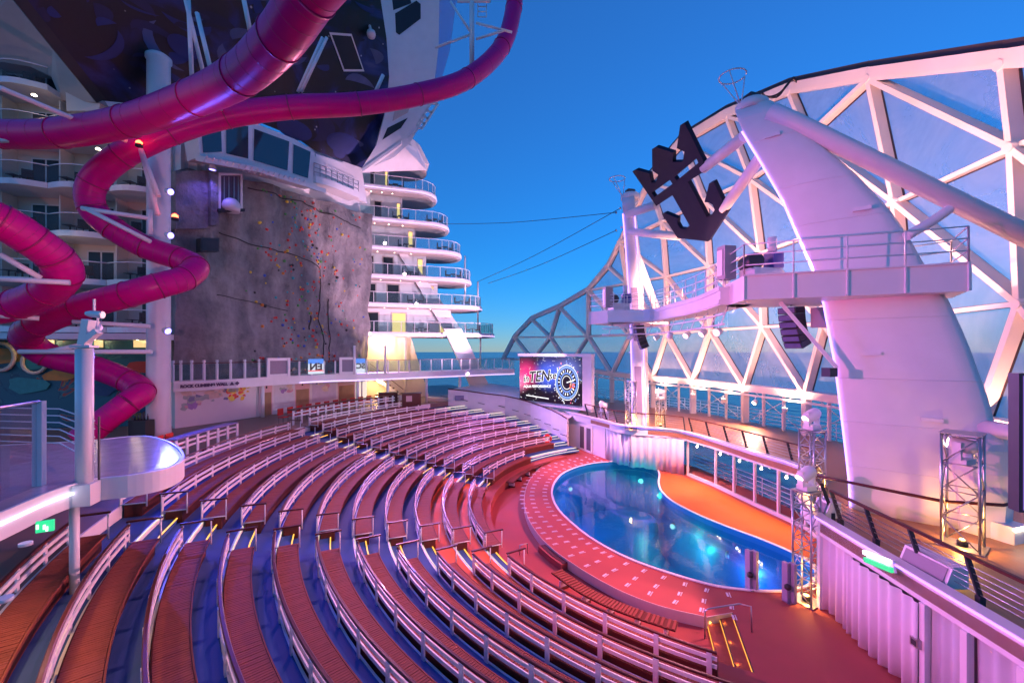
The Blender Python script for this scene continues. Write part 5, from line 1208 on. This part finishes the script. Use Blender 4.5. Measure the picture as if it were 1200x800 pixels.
MB().slab([om(*p) for p in mpoly], -ON*.4).ob('painted_face', space_mat(), ow)
rm = random.Random(5); dm = [mat('planet_'+k, c, .5, var=.45, vscale=.9) for k, c in (('blue', (.008, .022, .13)), ('violet', (.010, .012, .06)), ('pale', (.07, .09, .20)), ('indigo', (.002, .004, .03)))]
def inside(x, y, poly):
    c = False
    for (x0, y0), (x1, y1) in zip(poly, poly[1:]+poly[:1]):
        if (y0 > y) != (y1 > y) and x < (x1-x0)*(y-y0)/(y1-y0)+x0: c = not c
    return c
k = 0
while k < 60:                                             # curved brush strokes of the painting
    cx, cy = rm.uniform(30, 450), rm.uniform(-10, 190); rad = rm.uniform(12, 55); a0 = rm.uniform(0, 6.28); sp = rm.uniform(.7, 2.4); th = rm.uniform(5, 20); sq = rm.uniform(.35, .7); rot = rm.uniform(.2, .7)
    def pt(a, r): x, y = r*math.cos(a), r*sq*math.sin(a); return (cx+x*math.cos(rot)-y*math.sin(rot), cy+x*math.sin(rot)+y*math.cos(rot))
    n = 9; o_ = [pt(a0+sp*i/n, rad+th*math.sin(math.pi*i/n)) for i in range(n+1)]+[pt(a0+sp*i/n, rad-.3*th*math.sin(math.pi*i/n)) for i in range(n-1, 0, -1)]
    if not all(inside(x, y, mpoly) for x, y in o_): continue
    MB().slab([om(x, y, .01+.0006*k) for x, y in o_], -ON*.0004).ob('brush_stroke', dm[rm.choice((0, 0, 1, 1, 3, 3, 2))], ow); k += 1
for px, py, rx, ry, rot in ((345, 152, 22, 11, .4), (402, 168, 20, 12, .3), (215, 55, 22, 11, .6)):
    c = [om(px+rx*math.cos(a*.314)*math.cos(rot)-ry*math.sin(a*.314)*math.sin(rot), py+rx*math.cos(a*.314)*math.sin(rot)+ry*math.sin(a*.314)*math.cos(rot), 0.08) for a in range(20)]
    MB().slab(c, -ON*.003).ob('painted_planet', dm[0], ow)
MB().bar(om(12, -14, .1), om(118, 118, .1), .5, .2, up=ON).ob('edge_trim', black, ow)
wv = [om(386, 38, .05), om(412, 40, .05), om(427, 84, .05), om(403, 84, .05)]
win = MB().slab(wv, -ON*.04).ob('window_frame', white, ow); cc = sum(wv, Vector())/4; MB().slab([cc+(p-cc)*.88+ON*.01 for p in wv], -ON*.004).ob('pane', winm, win)
dmp = om(435, 40, .5); MB().lathe(dmp, [(.05, -.35), (.28, -.25), (.35, 0), (.3, .2)], 12).ob('camera_dome', white, ow); MB().bar(dmp+V(0, 0, .2), om(433, 30, 0), .15, .15).ob('camera_arm', white, ow)
# white wing right of the painting
FN = Vector((.45, -.89, -.10)).normalized(); FP = om(450, 110)+V(.05, .1, 0)
def fo(px, py, o=0): return PL(px, py, FP+FN*o, FN)
wg = thing('white_wing', fo(440, 190), 'curved white hull wing with dark windows above the aft balconies', 'wing')
MB().slab([fo(*p) for p in [(440, -14), (452, 40), (456, 90), (452, 130), (441, 170), (424, 198), (440, 194), (462, 184), (480, 168), (497, 140), (508, 105), (514, 55), (515, -14)]], -FN*1.2).ob('wing_face', white, wg)
gl_ = MB().slab([fo(*p, -.5) for p in [(515, -14), (514, 55), (508, 105), (503, 125), (514, 105), (527, 60), (537, -14)]], -FN*.1).ob('wing_glass', glass_mat('wing_glass', (.55, .72, .9), .35, (.6, .68, .85), .1, 1), wg)
for q in ([(459, -5), (480, -5), (482, 4), (461, 12)], [(463, 16), (488, 1), (493, 5), (493, 22), (468, 41), (464, 38)], [(463, 127), (482, 121), (478, 132), (460, 142)], [(454, 150), (478, 138), (470, 150), (448, 164)]):
    f = MB().slab([fo(*p, .03) for p in q], -FN*.04).ob('window', soffit if q[0][0] == 463 and q[0][1] > 100 else winm, wg)
# slab under the wing forming the top balcony roof
MB().slab([fo(424, 198, .1), fo(470, 165, .1), fo(490, 175, -2.5), fo(500, 196, -3)], V(0, 0, -.3)).ob('roof_lip', white, wg)
hd = B0+BD*(bl_px(500)-1.2)
MB().prism(bullnose(bl_px(503), 5.0, 2.4, 0), ZS[5]+2.55, ZS[5]+2.9).ob('roof_slab', soffit, wg)
MB().slab([PL(x, y, B0, BN) for x, y in ((462, 166), (478, 158), (492, 170), (503, 192), (495, 192))], -BN*2).ob('roof_cowl', white, wg)
# external ladder and catwalk frame outlined against the sky
lt = thing('sky_gangway', W(552, 110, 30), 'white hanging pole with ladder and outrigger braces beside the high slide', 'gangway')
pole_ = [(553, -12), (553, 76)]
MB().tube([W(*p, 30) for p in pole_], .17, 8).ob('pole', white, lt)
for p, q in (((553, 40), (510, 56)), ((528, 2), (553, 40)), ((558, 27), (600, 38)), ((558, 46), (590, 36)), ((553, 76), (537, 110)), ((536, 2), (575, 2))): MB().tube([W(*p, 30), W(*q, 30)], .09, 6).ob('brace', white_s, lt)
for x in (560, 570): MB().bar(W(x, -12, 30.3), W(x, 20, 30.3), .07, .07).ob('ladder_rail', white_s, lt)
for y in (2, 8, 14, 20): MB().bar(W(560, y, 30.3), W(570, y, 30.3), .05, .05).ob('ladder_rung', white_s, lt)
sg = thing('hanging_gantry', W(498, 140, 37), 'small white gantry frame hanging beside the wing against the sky', 'gantry')
for p, q in (((488, 147), (505, 121)), ((494, 151), (513, 122)), ((488, 147), (494, 151)), ((505, 121), (513, 122)), ((492, 141), (498, 146)), ((496, 135), (502, 140)), ((500, 129), (507, 133)), ((478, 160), (490, 150))): MB().bar(W(*p, 37), W(*q, 37), .16, .16).ob('frame_bar', white, sg)
# control room
cr_ = thing('control_room', cw(300, 190, 1.0), 'white control room with slanted picture windows above the climbing wall', 'room')
CRN = (CN+V(0, 0, .02)).normalized(); CRP = cw(300, 185, 1.5)
def cp(px, py, o=0): return PL(px, py, CRP+CRN*o, CRN)
MB().slab([cp(*p) for p in [(229, 146), (262, 142), (298, 144), (345, 163), (367, 176), (372, 190), (371, 218), (345, 210), (290, 193), (235, 183)]], -CRN*1.5).ob('room_shell', white, cr_)
for q in ([(236, 152), (259, 147), (260, 178), (238, 179)], [(265, 147), (291, 148), (291, 186), (265, 180)], [(298, 151), (339, 166), (337, 200), (297, 188)], [(344, 169), (364, 178), (361, 209), (343, 203)]):
    cc = sum((cp(*p, .02) for p in q), Vector())/4
    f = MB().slab([cc+(cp(*p, .06)-cc)*1.05 for p in q], -CRN*.07).ob('window', white, cr_); MB().slab([cp(*p, .085) for p in q], -CRN*.005).ob('pane', mat('control_room_glass', (.03, .05, .06), .03, var=0, spec=.9), f)
ldg = [cp(230, 184, .05), cp(290, 195, .05), cp(345, 212, .05), cp(372, 221, .05)]
MB().sweep(ldg, [(-.1, -.2), (1.0, -.55), (1.0, -.2), (-.1, .2)]).ob('ledge', white, cr_)
MB().slab([cw(x, y, -1.2) for x, y in ((196, 130), (434, 190), (434, 300), (196, 300))], -CN*.4).ob('backing_wall', white, cr_)
for k in range(18):
    p = ldg[0]+(ldg[2]-ldg[0])*k/17; MB().bar(p+CN*.75+V(0, 0, -.42), p+CN*1.2+V(0, 0, -.15), .06, .1).ob('ledge_bracket', white, cr_)
gal = [cp(368, 206, .1), cp(390, 213, .1), cp(420, 226, .1)]
MB().sweep(gal, [(-1.2, -.55), (.2, -.55), (.2, 0), (-1.2, 0)]).ob('gallery_deck', white, cr_)
MB().slab([cp(370, 180, -.4), cp(424, 198, -.4), cp(430, 238, -.4), cp(370, 214, -.4)], -CRN*.3).ob('gallery_wall', white, cr_)
for k in (.35, .7, 1.05): MB().tube([p+V(0, 0, k) for p in gal], .03, 5).ob('gallery_rail', steel, cr_)
for k in range(9): p = gal[0]+(gal[2]-gal[0])*k/8; MB().tube([p, p+V(0, 0, 1.05)], .03, 5).ob('gallery_post', steel, cr_)
p = cw(249, 199, 1.6); flood(p, p+V(0, 0, -8)-CN*.9, 'blue lamp above the left end of the climbing wall', 'blue and violet wall lamps', 60, (.18, .12, 1), lamp_b, R(120), r=.2)

# ================================================================ FORWARD CABIN BLOCK (left)
LA = Vector((-21.9, 26.4, 0)); LD = Vector((-.985, -.175, 0)).normalized(); LN = Vector((.175, -.985, 0)).normalized()
cbk = thing('cabin_block', LA+V(0, 0, TZ), 'cream cabin block with stacked curved balconies behind the slides', 'building')
MB().prism([LA+LD*(-1)-LN*1.9, LA+LD*12-LN*1.9, LA+LD*12-LN*5, LA+LD*(-1)-LN*5], 9.0, 27).ob('facade_wall', ivory, cbk)
LV = [9.75, 12.65, 15.5, 18.4, 21.35, 24.3]
CW_ = 3.05
def bal_plan(c, z, n=8, dep=0, inset=0):
    a_ = LA+LD*(c*CW_+.02); b_ = LA+LD*((c+1)*CW_-.02); pts = []
    for i in range(n+1):
        s = i/n; p = a_+(b_-a_)*s+LN*(.5*math.sin(math.pi*s)-inset); pts.append(V(p.x, p.y, z))
    return pts
glass_cab = glass_mat('cabin_balustrade_glass', (.66, .76, .78), .10, (.34, .36, .36), .12, .35)
lr = random.Random(4)
for li, z in enumerate(LV):
    for c in range(4):
        if li == 5 and c < 2: continue
        fp = bal_plan(c, 0); sl = MB().prism(fp+[fp[-1]-LN*1.88, fp[0]-LN*1.88], z-.34, z).ob('balcony', white, cbk)
        gp = bal_plan(c, z, inset=.07)
        g = MB(); vs = []; fs = []
        for p in gp: vs += [p+V(0, 0, .06), p+V(0, 0, 1.02)]
        g.add(vs, [(2*i, 2*i+2, 2*i+3, 2*i+1) for i in range(len(gp)-1)]); g.ob('glass_panel', glass_cab, sl)
        MB().tube([p+V(0, 0, 1.05) for p in gp], .035, 5).ob('handrail', white_s, sl)
        p0_, p1_ = fp[0], LA+LD*(c*CW_)-LN*1.88
        MB().slab([V(p0_.x, p0_.y, z)-LN*.9, V(p1_.x, p1_.y, z), V(p1_.x, p1_.y, z+2.5), V(p0_.x, p0_.y, z+2.5)-LN*.9], LD*.08).ob('divider', ivory, sl)
        dq = LA+LD*(c*CW_+.7)-LN*1.87; dr = LA+LD*(c*CW_+2.3)-LN*1.87
        d = MB().slab([dq+V(0, 0, z+.02), dr+V(0, 0, z+.02), dr+V(0, 0, z+2.15), dq+V(0, 0, z+2.15)], LN*.04).ob('door', white, cbk)
        e = (dr-dq)*.06; m_ = (dq+dr)/2
        for q0, q1 in ((dq+e, m_-e*.5), (m_+e*.5, dr-e)): MB().slab([q0+LN*.05+V(0, 0, z+.12), q1+LN*.05+V(0, 0, z+.12), q1+LN*.05+V(0, 0, z+2.05), q0+LN*.05+V(0, 0, z+2.05)], LN*.004).ob('pane', winm, d)
        if lr.random() < .85:
            p = LA+LD*(c*CW_+1.2+lr.random()*.6)-LN*.5+V(0, 0, z); t = thing('balcony_chair', p, f'dark chair and table on the {["lowest", "second", "third", "fourth", "fifth", "top"][li]} cabin balcony level, {["first", "second", "third", "fourth"][c]} cabin left of the column', 'chair', 'chairs on the cabin balconies')
            MB().box(p+V(0, 0, .4), (.5, .5, .06), lr.random()).ob('seat', black, t); MB().box(p+V(-.2, .2, .7), (.5, .06, .55), .6).ob('backrest', black, t)
            for sx, sy in ((-.2, -.2), (.2, -.2), (.2, .2), (-.2, .2)): MB().bar(p+V(sx, sy, .003), p+V(sx, sy, .38), .035, .035).ob('leg', black, t)
            q = p+LD*.7; MB().box(q+V(0, 0, .5), (.5, .5, .03)).ob('table_top', black, t); MB().tube([q+V(0, 0, .003), q+V(0, 0, .49)], .04, 6).ob('table_leg', black, t)
for px_, py_ in ((40, 112), (115, 175), (60, 285)):  # small lamps added to warm the gable and cabin balconies
    p = W(px_, py_, 24.2); MB().lathe(p, [(.12, 0), (.1, .05)], 8).ob('added_ceiling_lamp', lamp_w, cbk); lamp('added_balcony_glow', 'POINT', p+V(0, -.3, -.35), None, 7, (1, .6, .4), cbk, rad=.1)
# solid parapet and sloping soffit at the top left
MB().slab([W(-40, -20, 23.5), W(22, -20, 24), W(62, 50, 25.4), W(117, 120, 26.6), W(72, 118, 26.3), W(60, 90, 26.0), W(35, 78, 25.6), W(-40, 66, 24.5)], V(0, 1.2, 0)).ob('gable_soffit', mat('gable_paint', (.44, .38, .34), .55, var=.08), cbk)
MB().slab([W(75, 70, 26.2), W(117, 120, 26.7), W(116, 130, 26.7), W(78, 130, 26.2)], V(0, .5, 0)).ob('gable_panel', ivory, cbk)
MB().slab([W(112, 116, 27), W(240, 130, 29), W(240, 200, 29), W(112, 160, 27)], V(-.3, .8, 0)).ob('end_wall', white, cbk)
MB().slab([W(172, 120, 27.5), W(212, 150, 27.5), W(212, 505, 27.5), W(172, 505, 27.5)], V(-.3, .8, 0)).ob('end_pier', white, cbk)
# lower teal mural wall and lit signs
lm = thing('mural_wall', LA+LD*5+V(0, 0, TZ), 'teal painted mural wall with bright swirls below the cabins', 'wall')
tealm = mural_mat('teal_mural', (.015, .11, .15), .5, .56, [(.01, .07, .11), (.04, .16, .17), (.30, .05, .04), (.02, .10, .15), (.35, .18, .03)])
MB().slab([LA+LD*(-.6)-LN*1.6+V(0, 0, TZ), LA+LD*14-LN*1.6+V(0, 0, TZ), LA+LD*14-LN*1.6+V(0, 0, 8.95), LA+LD*(-.6)-LN*1.6+V(0, 0, 8.95)], -LN*.3).ob('painted_face', tealm, lm)
MB().bar(LA+LD*(-.6)-LN*.2+V(0, 0, 9.15), LA+LD*14-LN*.2+V(0, 0, 9.15), 3.2, .35).ob('canopy', white, lm)
def lq(px, py): return PL(px, py, LA-LN*1.55, LN)
for (x0, x1) in ((54, 64), (111, 121), (157, 175)):
    MB().slab([lq(x0, 407), lq(x1, 407), lq(x1, 397), lq(x0, 397)], LN*.05).ob('lit_sign', emis('sign_warm', (1, .66, .28), .25), lm)
    p = lq((x0+x1)/2, 394)+LN*.3; MB().tube([p, p+V(0, 0, -.1)], .1, 8).ob('sign_lamp', lamp_w, lm); lamp('sign_light', 'POINT', p+V(0, 0, -.25)+LN*.1, None, 14, (1, .7, .35), lm, rad=.08)
rm = random.Random(8); bc = [mat('swirl_'+k, c, .5, var=.3) for k, c in (('red', (.45, .05, .03)), ('teal', (.03, .25, .24)), ('orange', (.5, .2, .03)), ('navy', (.02, .05, .14)))]
for k, (px, py, r0) in enumerate([(165, 430, .9), (40, 425, 1.0), (8, 418, .9), (120, 455, .8), (140, 480, .9), (30, 450, 1.0), (70, 440, .8), (160, 478, .6)]):
    c = lq(px, py)+LN*(.02+.004*k)
    MB().slab([c+LD*(r0*1.3*rm.uniform(.6, 1.1)*math.cos(a*.628))+V(0, 0, r0*.6*rm.uniform(.6, 1.1)*math.sin(a*.628)) for a in range(10)], LN*.003).ob('swirl', bc[k % 4], lm)
ring_c = lq(2, 418)+LN*.1; MB().tube([ring_c+LD*(.75*math.cos(a*.4))+V(0, 0, .85*math.sin(a*.4)) for a in range(17)], .12, 6, False).ob('porthole_ring', cream, lm)
ring_c = lq(42, 424)+LN*.1; MB().tube([ring_c+LD*(.65*math.cos(a*.4))+V(0, 0, .7*math.sin(a*.4)) for a in range(17)], .1, 6, False).ob('porthole_ring', cream, lm)

# ================================================================ WATER SLIDES
def slide_mat():
    m = mat('slide_fibreglass', (.60, .003, .20), .34, var=.12, vscale=.8, spec=.22); return m
slm = slide_mat()
def slide(pts, label, dia=1.32, flange=4):
    c = smoothpath([W(x, y, Y) for x, y, Y in pts], 7); t = thing('water_slide', c[len(c)//2], label, 'slide', 'enclosed magenta water slides')
    n = 7                                                   # one shell per moulded length
    for i in range(0, len(c)-1, n):
        seg = c[i:i+n+1]
        if len(seg) > 1: MB().tube(seg, dia/2+(.004 if (i//n) % 2 else 0), 22, False).ob('tube_section', slm, t)
    for i in range(0, len(c), n):
        d = (c[min(i+1, len(c)-1)]-c[max(i-1, 0)]).normalized(); MB().tube([c[i]-d*.03, c[i]+d*.03], dia/2+.035, 22, True).ob('joint_flange', mat('slide_flange', (.34, .004, .10), .45, var=.1), t)
    for i in range(2, len(c)-1):
        if i % n and i % 2 == 0: d = (c[i+1]-c[i-1]).normalized(); MB().tube([c[i]-d*.012, c[i]+d*.012], dia/2+.007, 22, True).ob('mould_seam', mat('slide_seam', (.45, .004, .14), .4, var=.1), t)
    return c
slide([(410, -60, 10.6), (366, -10, 11.6), (328, 45, 13), (282, 88, 15), (228, 115, 17), (150, 142, 19), (70, 156, 20), (0, 157, 20.5), (-60, 150, 20.5)], 'thick magenta slide tube sweeping down from the top across the left')
slide([(603, -25, 33), (602, 10, 32.5), (588, 55, 31), (548, 92, 28.5), (490, 111, 26.5), (420, 122, 25), (340, 126, 24), (265, 136, 23.3), (200, 155, 22.5), (142, 183, 22), (109, 214, 22), (108, 243, 22.2), (133, 268, 22.6), (172, 290, 23), (210, 303, 23.2), (229, 313, 23), (216, 326, 22), (185, 335, 21), (150, 345, 20.6), (94, 360, 20.6), (46, 379, 21), (31, 395, 22), (56, 416, 23), (112, 431, 23.6), (150, 446, 23.8), (166, 459, 23.4), (150, 472, 22.6), (118, 496, 22), (95, 515, 21.6)], 'long magenta slide tube spiralling round the white column from the sky', 1.25)
slide([(-60, 238, 15), (0, 259, 16), (37, 281, 16.8), (64, 301, 17.5), (74, 320, 18), (56, 341, 18.6), (22, 356, 19), (-15, 364, 19), (-60, 362, 19)], 'short magenta slide loop bulging in at the left edge')
# column and support arms
cb = G(186, 510, TZ); t = thing('slide_column', cb, 'tall white column lit violet carrying the slide supports', 'column')
MB().lathe(cb, [(.60, 0), (.58, .3), (.56, 8), (.55, 16), (.55, 21.6), (.62, 21.7), (.62, 21.9), (.5, 22.0)], 28).ob('shaft', white, t)
def arm(p, q, r=.1, nm='support_arm'): MB().tube([p, q], r, 8).ob(nm, white_s, t)
for (x0, y0, Y0_, x1, y1, Y1_) in ((0, 103, 17, 148, 165, 21), (0, 165, 20, 128, 160, 20.6), (96, 244, 21.2, 176, 256, 21.6), (176, 246, 21.6, 176, 275, 21.6), (0, 327, 16.6, 82, 331, 17.6), (0, 298, 16.4, 48, 326, 17.2), (0, 370, 18.6, 46, 373, 19.5), (85, 377, 20, 176, 382, 21.4), (22, 412, 20, 178, 412, 21.5), (55, 412, 20.4, 95, 404, 20.6), (165, 175, 21.6, 186, 230, 21.5), (165, 175, 21.6, 185, 252, 21.5), (100, 244, 21.2, 176, 283, 21.6), (214, -14, 18, 238, 84, 18.5), (220, -14, 18.2, 225, 92, 18.2), (231, 16, 17, 247, 82, 16.6), (283, -14, 15.5, 293, 36, 15.5), (378, 44, 24.6, 349, 108, 24.6), (383, 44, 24.6, 353, 108, 24.6), (449, 88, 26, 440, 108, 26), (298, 86, 23, 274, 118, 23.2), (250, 116, 17, 259, 128, 22.8)):
    a_, b_ = W(x0, y0, Y0_), W(x1, y1, Y1_); arm(a_, b_, .11 if y0 > 80 else .085)
for (px, py, col, nm) in ((200, 225, lamp_b, 'upper'), (200, 276, lamp_b, 'middle'), (197, 388, lamp_b, 'lower')):
    p = W(px, py, 21.3); flood(p, (11, 14, 6) if py < 300 else (2, 16, 2), f'blue floodlight on the slide column, {nm} one', 'blue and violet wall lamps', 520 if py < 300 else 900, (.08, .10, 1), lamp_b, R(110), r=.17, body=white)
for (px, py, Y, nm) in ((205, 254, 21.5, 'beside the column'), (163, 168, 21.2, 'under the crossing of the slides')):
    p = W(px, py, Y); t = thing('red_beacon', p, f'small red beacon lamp {nm}', 'lamp', 'red beacons'); MB().lathe(p, [(.16, -.18), (.16, -.05)], 10).ob('base', black, t); MB().lathe(p+V(0, 0, -.05), [(.14, 0), (.14, .12), (.05, .2)], 10).ob('lens', lamp_r, t)

# ================================================================ FOREGROUND BALCONY, LEFT
ZP = 5.45
fb = thing('viewing_platform', G(150, 545, ZP), 'white rounded viewing platform with glass screen at the lower left', 'platform')
ppx = [(-80, 632), (0, 600), (60, 575), (105, 562), (150, 557), (185, 551), (207, 543), (213, 534), (205, 523), (185, 514), (160, 511), (107, 516), (40, 520), (-80, 525)]
pp = smoothpath([G(x, y, ZP) for x, y in ppx], 4)
MB().prism([(p.x, p.y) for p in pp], ZP-.40, ZP-.02).ob('platform_slab', white, fb)
MB().sweep(pp, [(-.0, -.48), (.06, -.48), (.06, .016), (-.0, .016)]).ob('fascia', white, fb)
MB().prism([(p.x, p.y) for p in [x+(sum(pp, Vector())/len(pp)-x)*.03 for x in pp]], ZP-.016, ZP+.012).ob('wet_floor', mat('wet_lilac_floor', (.42, .36, .42), .12, var=.25, vscale=3, bump=.12, bscale=14), fb)
i0 = [i for i, p in enumerate(pp)][2:14]
MB().tube([pp[i]+V(.10, -.06, -.18) for i in i0[:9]], .022, 6).ob('light_line', led_wh, fb)
pl_ = G(99, 585, ZP-.4); pb_ = V(pl_.x, pl_.y, 0)
pf = thing('lamp_pole', V(pb_.x, pb_.y, fz(11)), 'white pole with two small floodlights in front of the viewing platform', 'pole')
pY = pl_.y
MB().tube([V(pb_.x, pb_.y, H-(408-Y0)*pY/F), V(pb_.x, pb_.y, ZP-.42)], .15, 16).ob('upper_pole', white, pf)
MB().tube([V(pb_.x-.22, pb_.y+.0, ZP-.4), V(pb_.x-.22, pb_.y, 2.6)], .085, 14).ob('lower_pole', white, pf)
MB().box(V(pb_.x, pb_.y, H-(406-Y0)*pY/F), (.34, .34, .05), .3).ob('cap_plate', white, pf)
tp = V(pb_.x, pb_.y, H-(404-Y0)*pY/F)
MB().bar(tp+V(.0, 0, 0), tp+V(.10, .0, .55), .18, .16).ob('lamp_bracket', white, pf); MB().bar(tp+V(.08, -.05, .08), tp+V(.35, -.05, .30), .14, .12).ob('lamp_bracket', white, pf)
pfl = flood(tp+V(.32, .08, .66), (13.2, 13, 7), 'small pink floodlight on top of the white pole', 'floodlights on the pole', 2900, (1, .17, .50), emis('flood_lens_pink2', (1, .5, .6), .4), R(70), r=.08, rad=.06)
flood(tp+V(.02, .30, .40), (-17, 19, 13), 'second small floodlight on the white pole turned to the slides', 'floodlights on the pole', 600, (1, .34, .48), emis('flood_lens_pink2', (1, .5, .6), .4), R(100), r=.07, rad=.06)
MB().box(V(pb_.x, pb_.y-.05, ZP-.25), (.5, .42, .46), .3).ob('clamp_block', white, pf)
MB().bar(V(pb_.x+.22, pb_.y+.1, ZP+1.4), V(pb_.x+.22, pb_.y+.1, ZP-.0), .03, .03).ob('cable', dark, pf)
for px_, py_ in ((30, 640), (5, 700)):
    p = W(px_, 628, 7.2 if px_ > 20 else 5.6); p.z = ZP-.42
    t = thing('downlight', p, 'small warm downlight under the viewing platform, '+('outer' if px_ > 20 else 'inner')+' one', 'light', 'downlights under the viewing platform')
    MB().tube([p, p+V(0, 0, -.05)], .09, 10).ob('trim_ring', white, t); MB().tube([p+V(0, 0, -.052), p+V(0, 0, -.056)], .06, 10).ob('lens', lamp_w, t); lamp('downlight_beam', 'SPOT', p+V(0, 0, -.1), p+V(0, 0, -3), 26, (1, .45, .12), t, R(130), .6, .06)
# glass screen and its posts
gs = thing('glass_screen', G(40, 565, ZP), 'clear glass wind screen with white posts at the left edge', 'screen')
def gpt(px): p = G(px, 0, 0) if False else None
ge = [G(-70, 618, ZP), G(0, 588, ZP), G(46, 569, ZP)]
for a_, b_ in zip(ge, ge[1:]):
    MB().slab([a_+V(0, 0, -.08), b_+V(0, 0, -.08), b_+V(0, 0, 1.75), a_+V(0, 0, 1.75)], V(.0, .02, 0)).ob('pane', glass_mat('screen_glass', (.88, .86, .9), .04, (.4, .35, .45), .03, .9), gs)
for px in (46,): p = G(px, 569, ZP); MB().box(p+V(.0, .0, .84), (.16, .14, 1.9), .3).ob('post', white, gs); MB().box(p+V(-.11, .02, .84), (.03, .12, 1.85), .3).ob('gasket', black, gs)
MB().tube([x+V(0, 0, 1.78) for x in ge], .03, 6).ob('top_rail', steel, gs)
ge2 = [G(96, 552, ZP)+V(0, .3, 0), G(70, 525, ZP), G(-40, 521, ZP)]
for k in range(6): MB().tube([x+V(0, 0, .15+k*.2) for x in ge2], .018, 5).ob('rail_bar', white_s, gs)
es = G(53, 628, 4.9); t = thing('exit_sign', W(53, 615, es.y*.92), 'green exit sign hanging under the viewing platform', 'sign'); c = W(53, 616, 6.6)
MB().box(c, (.20, .05, .17), .5).ob('sign_box', green, t)
for p in ((-.05, .01), (.03, .0), (.06, -.03)): MB().box(c+V(p[0], -.05+p[0]*.3, p[1]), (.025, .02, .07), .5).ob('sign_figure', emis('exit_white', (.8, 1, .9), .5), t)

# ================================================================ TOP COUNTERS, RED CHAIRS, FURNITURE
def counter(a0, a1, label, topm):
    k = 12; r = rr_(k); zt = TZ+.98; t = thing('terrace_counter', pol(r, (a0+a1)/2, TZ), label, 'counter', 'counters with white lattice fronts along the terrace')
    MB().sweep(arc(RC.x, RC.y, r+.15, a0, a1, zt, 12), [(-.28, -.03), (.22, -.03), (.22, .03), (-.28, .03)]).ob('counter_top', topm, t)
    for dz in (.22, .44): ring(MB(), r-.02, r+.02, a0, a1, zt-dz-.045, zt-dz+.045).ob('rail', white_s, t)
    L = R(abs(a1-a0))*r; n = int(L/.75)
    for i in range(n+1): a = a0+(a1-a0)*i/n; MB().box(pol(r-.05, a, TZ+.475), (.04, .16, .94), R(a)).ob('slat_post', white_s, t)
    MB().box(pol(r+.1, (a0+a1)/2, TZ+.05), (.1, .3, .1), R((a0+a1)/2)).ob('foot', benchbase, t)
th_ = lambda px, k=12: ang_px(k, px, 100, 215, rr_(k))
aL0, aL1, aF0, aF1 = th_(205), th_(277), th_(343), th_(476)
counter(aL0, aL1, 'terrace counter with violet lit top and white lattice beside the slide column', mat('counter_violet', (.22, .2, .42), .25))
counter(aF0, aF1, 'long terrace counter with white lattice in front of the red chairs', mahog)
def red_chair(p, rz, label):
    t = thing('red_chair', p, label, 'chair', 'red chairs along the terrace counters'); m = Matrix.Rotation(rz, 3, 'Z')
    MB().box(p+V(0, 0, .46), (.46, .46, .06), rz).ob('seat', redch, t); MB().box(p+m@V(.22, 0, 0)+V(0, 0, .80), (.06, .48, .45), rz).ob('backrest', redch, t)
    for sx, sy in ((-.19, -.19), (.19, -.19), (.19, .19), (-.19, .19)): q = p+m@V(sx, sy, 0); MB().bar(q+V(0, 0, .002), q+V(0, 0, .43), .03, .03).ob('leg', chrome, t)
for i, px in enumerate((207, 219, 229)): a = th_(px); red_chair(pol(rr_(12)+.95, a, TZ), R(a), f'red chair at the violet counter by the slide column, {["left", "middle", "right"][i]} one')
for i in range(13):
    a = aF0+(aF1-aF0)*(i+.3)/14; red_chair(pol(rr_(12)+.95, a, TZ), R(a), f'red chair behind the long counter, {["leftmost", "second", "third", "fourth", "fifth", "sixth", "seventh", "eighth", "ninth", "tenth", "eleventh", "twelfth", "rightmost"][i]} of the row')
for px, Y, nm in ((455, 37.5, 'left'), (482, 37.0, 'right')):
    p = W(px, 474, Y); p.z = TZ; t = thing('dark_cabinet', p, f'dark timber service cabinet at the terrace end, {nm} one', 'cabinet', 'dark cabinets on the terrace')
    MB().box(p+V(0, 0, .6), (1.6, .7, 1.15), .3).ob('body', mahog, t); MB().box(p+V(-.1, -.4, .75), (.5, .04, .5), .3).ob('front_panel', mat('panel_rose', (.5, .3, .3), .4), t); MB().box(p+V(0, 0, 1.2), (1.75, .8, .05), .3).ob('top', black, t)
t = thing('bar_stand', W(166, 508, 22.6), 'small dark bar stand with bottles beside the slide foot', 'stand'); p = W(166, 500, 22.6); p.z = TZ
MB().box(p+V(0, 0, .6), (.9, .6, 1.2)).ob('body', black, t)
for k in range(5): MB().lathe(p+V(-.35+k*.17, 0, 1.2), [(.04, 0), (.04, .2), (.015, .26), (.015, .34)], 8).ob('bottle', dark, t)

# ================================================================ RIGGING CABLES AGAINST THE SKY
for i, (q0, q1) in enumerate((((519, 262.5, 42), (722, 249, 27.5)), ((560, 330, 42), (727, 244, 27)), ((572, 332, 42), (722, 270, 27.5)))):
    a_, b_ = W(*q0), W(*q1); m_ = (a_+b_)/2+V(0, 0, -.25); t = thing('rigging_cable', a_, f'thin rigging cable crossing the sky, {["upper level", "middle steep", "lower"][i]} one', 'cable', 'rigging cables to the far mast')
    MB().tube(smoothpath([a_, m_, b_], 6), .022, 5).ob('cable', dark, t); MB().lathe(b_, [(.06, -.06), (.06, .06)], 8).ob('end_clamp', steel, t)
hz = thing('cable_loops', DP['t7']+V(0, 0, 1.2), 'loops of black cable on top of the windscreen beside the near mast', 'cable')
for (q) in ([(893, 109), (897, 113), (905, 113), (915, 108), (926, 95), (931, 91), (936, 99)], [(895, 113), (910, 114), (920, 103), (929, 93), (935, 98)]):
    y_ = DP['t6'].y; MB().tube(smoothpath([W(x, y, DP['t7'].y*.97) for x, y in q], 4), .06, 6).ob('cable', black, hz)
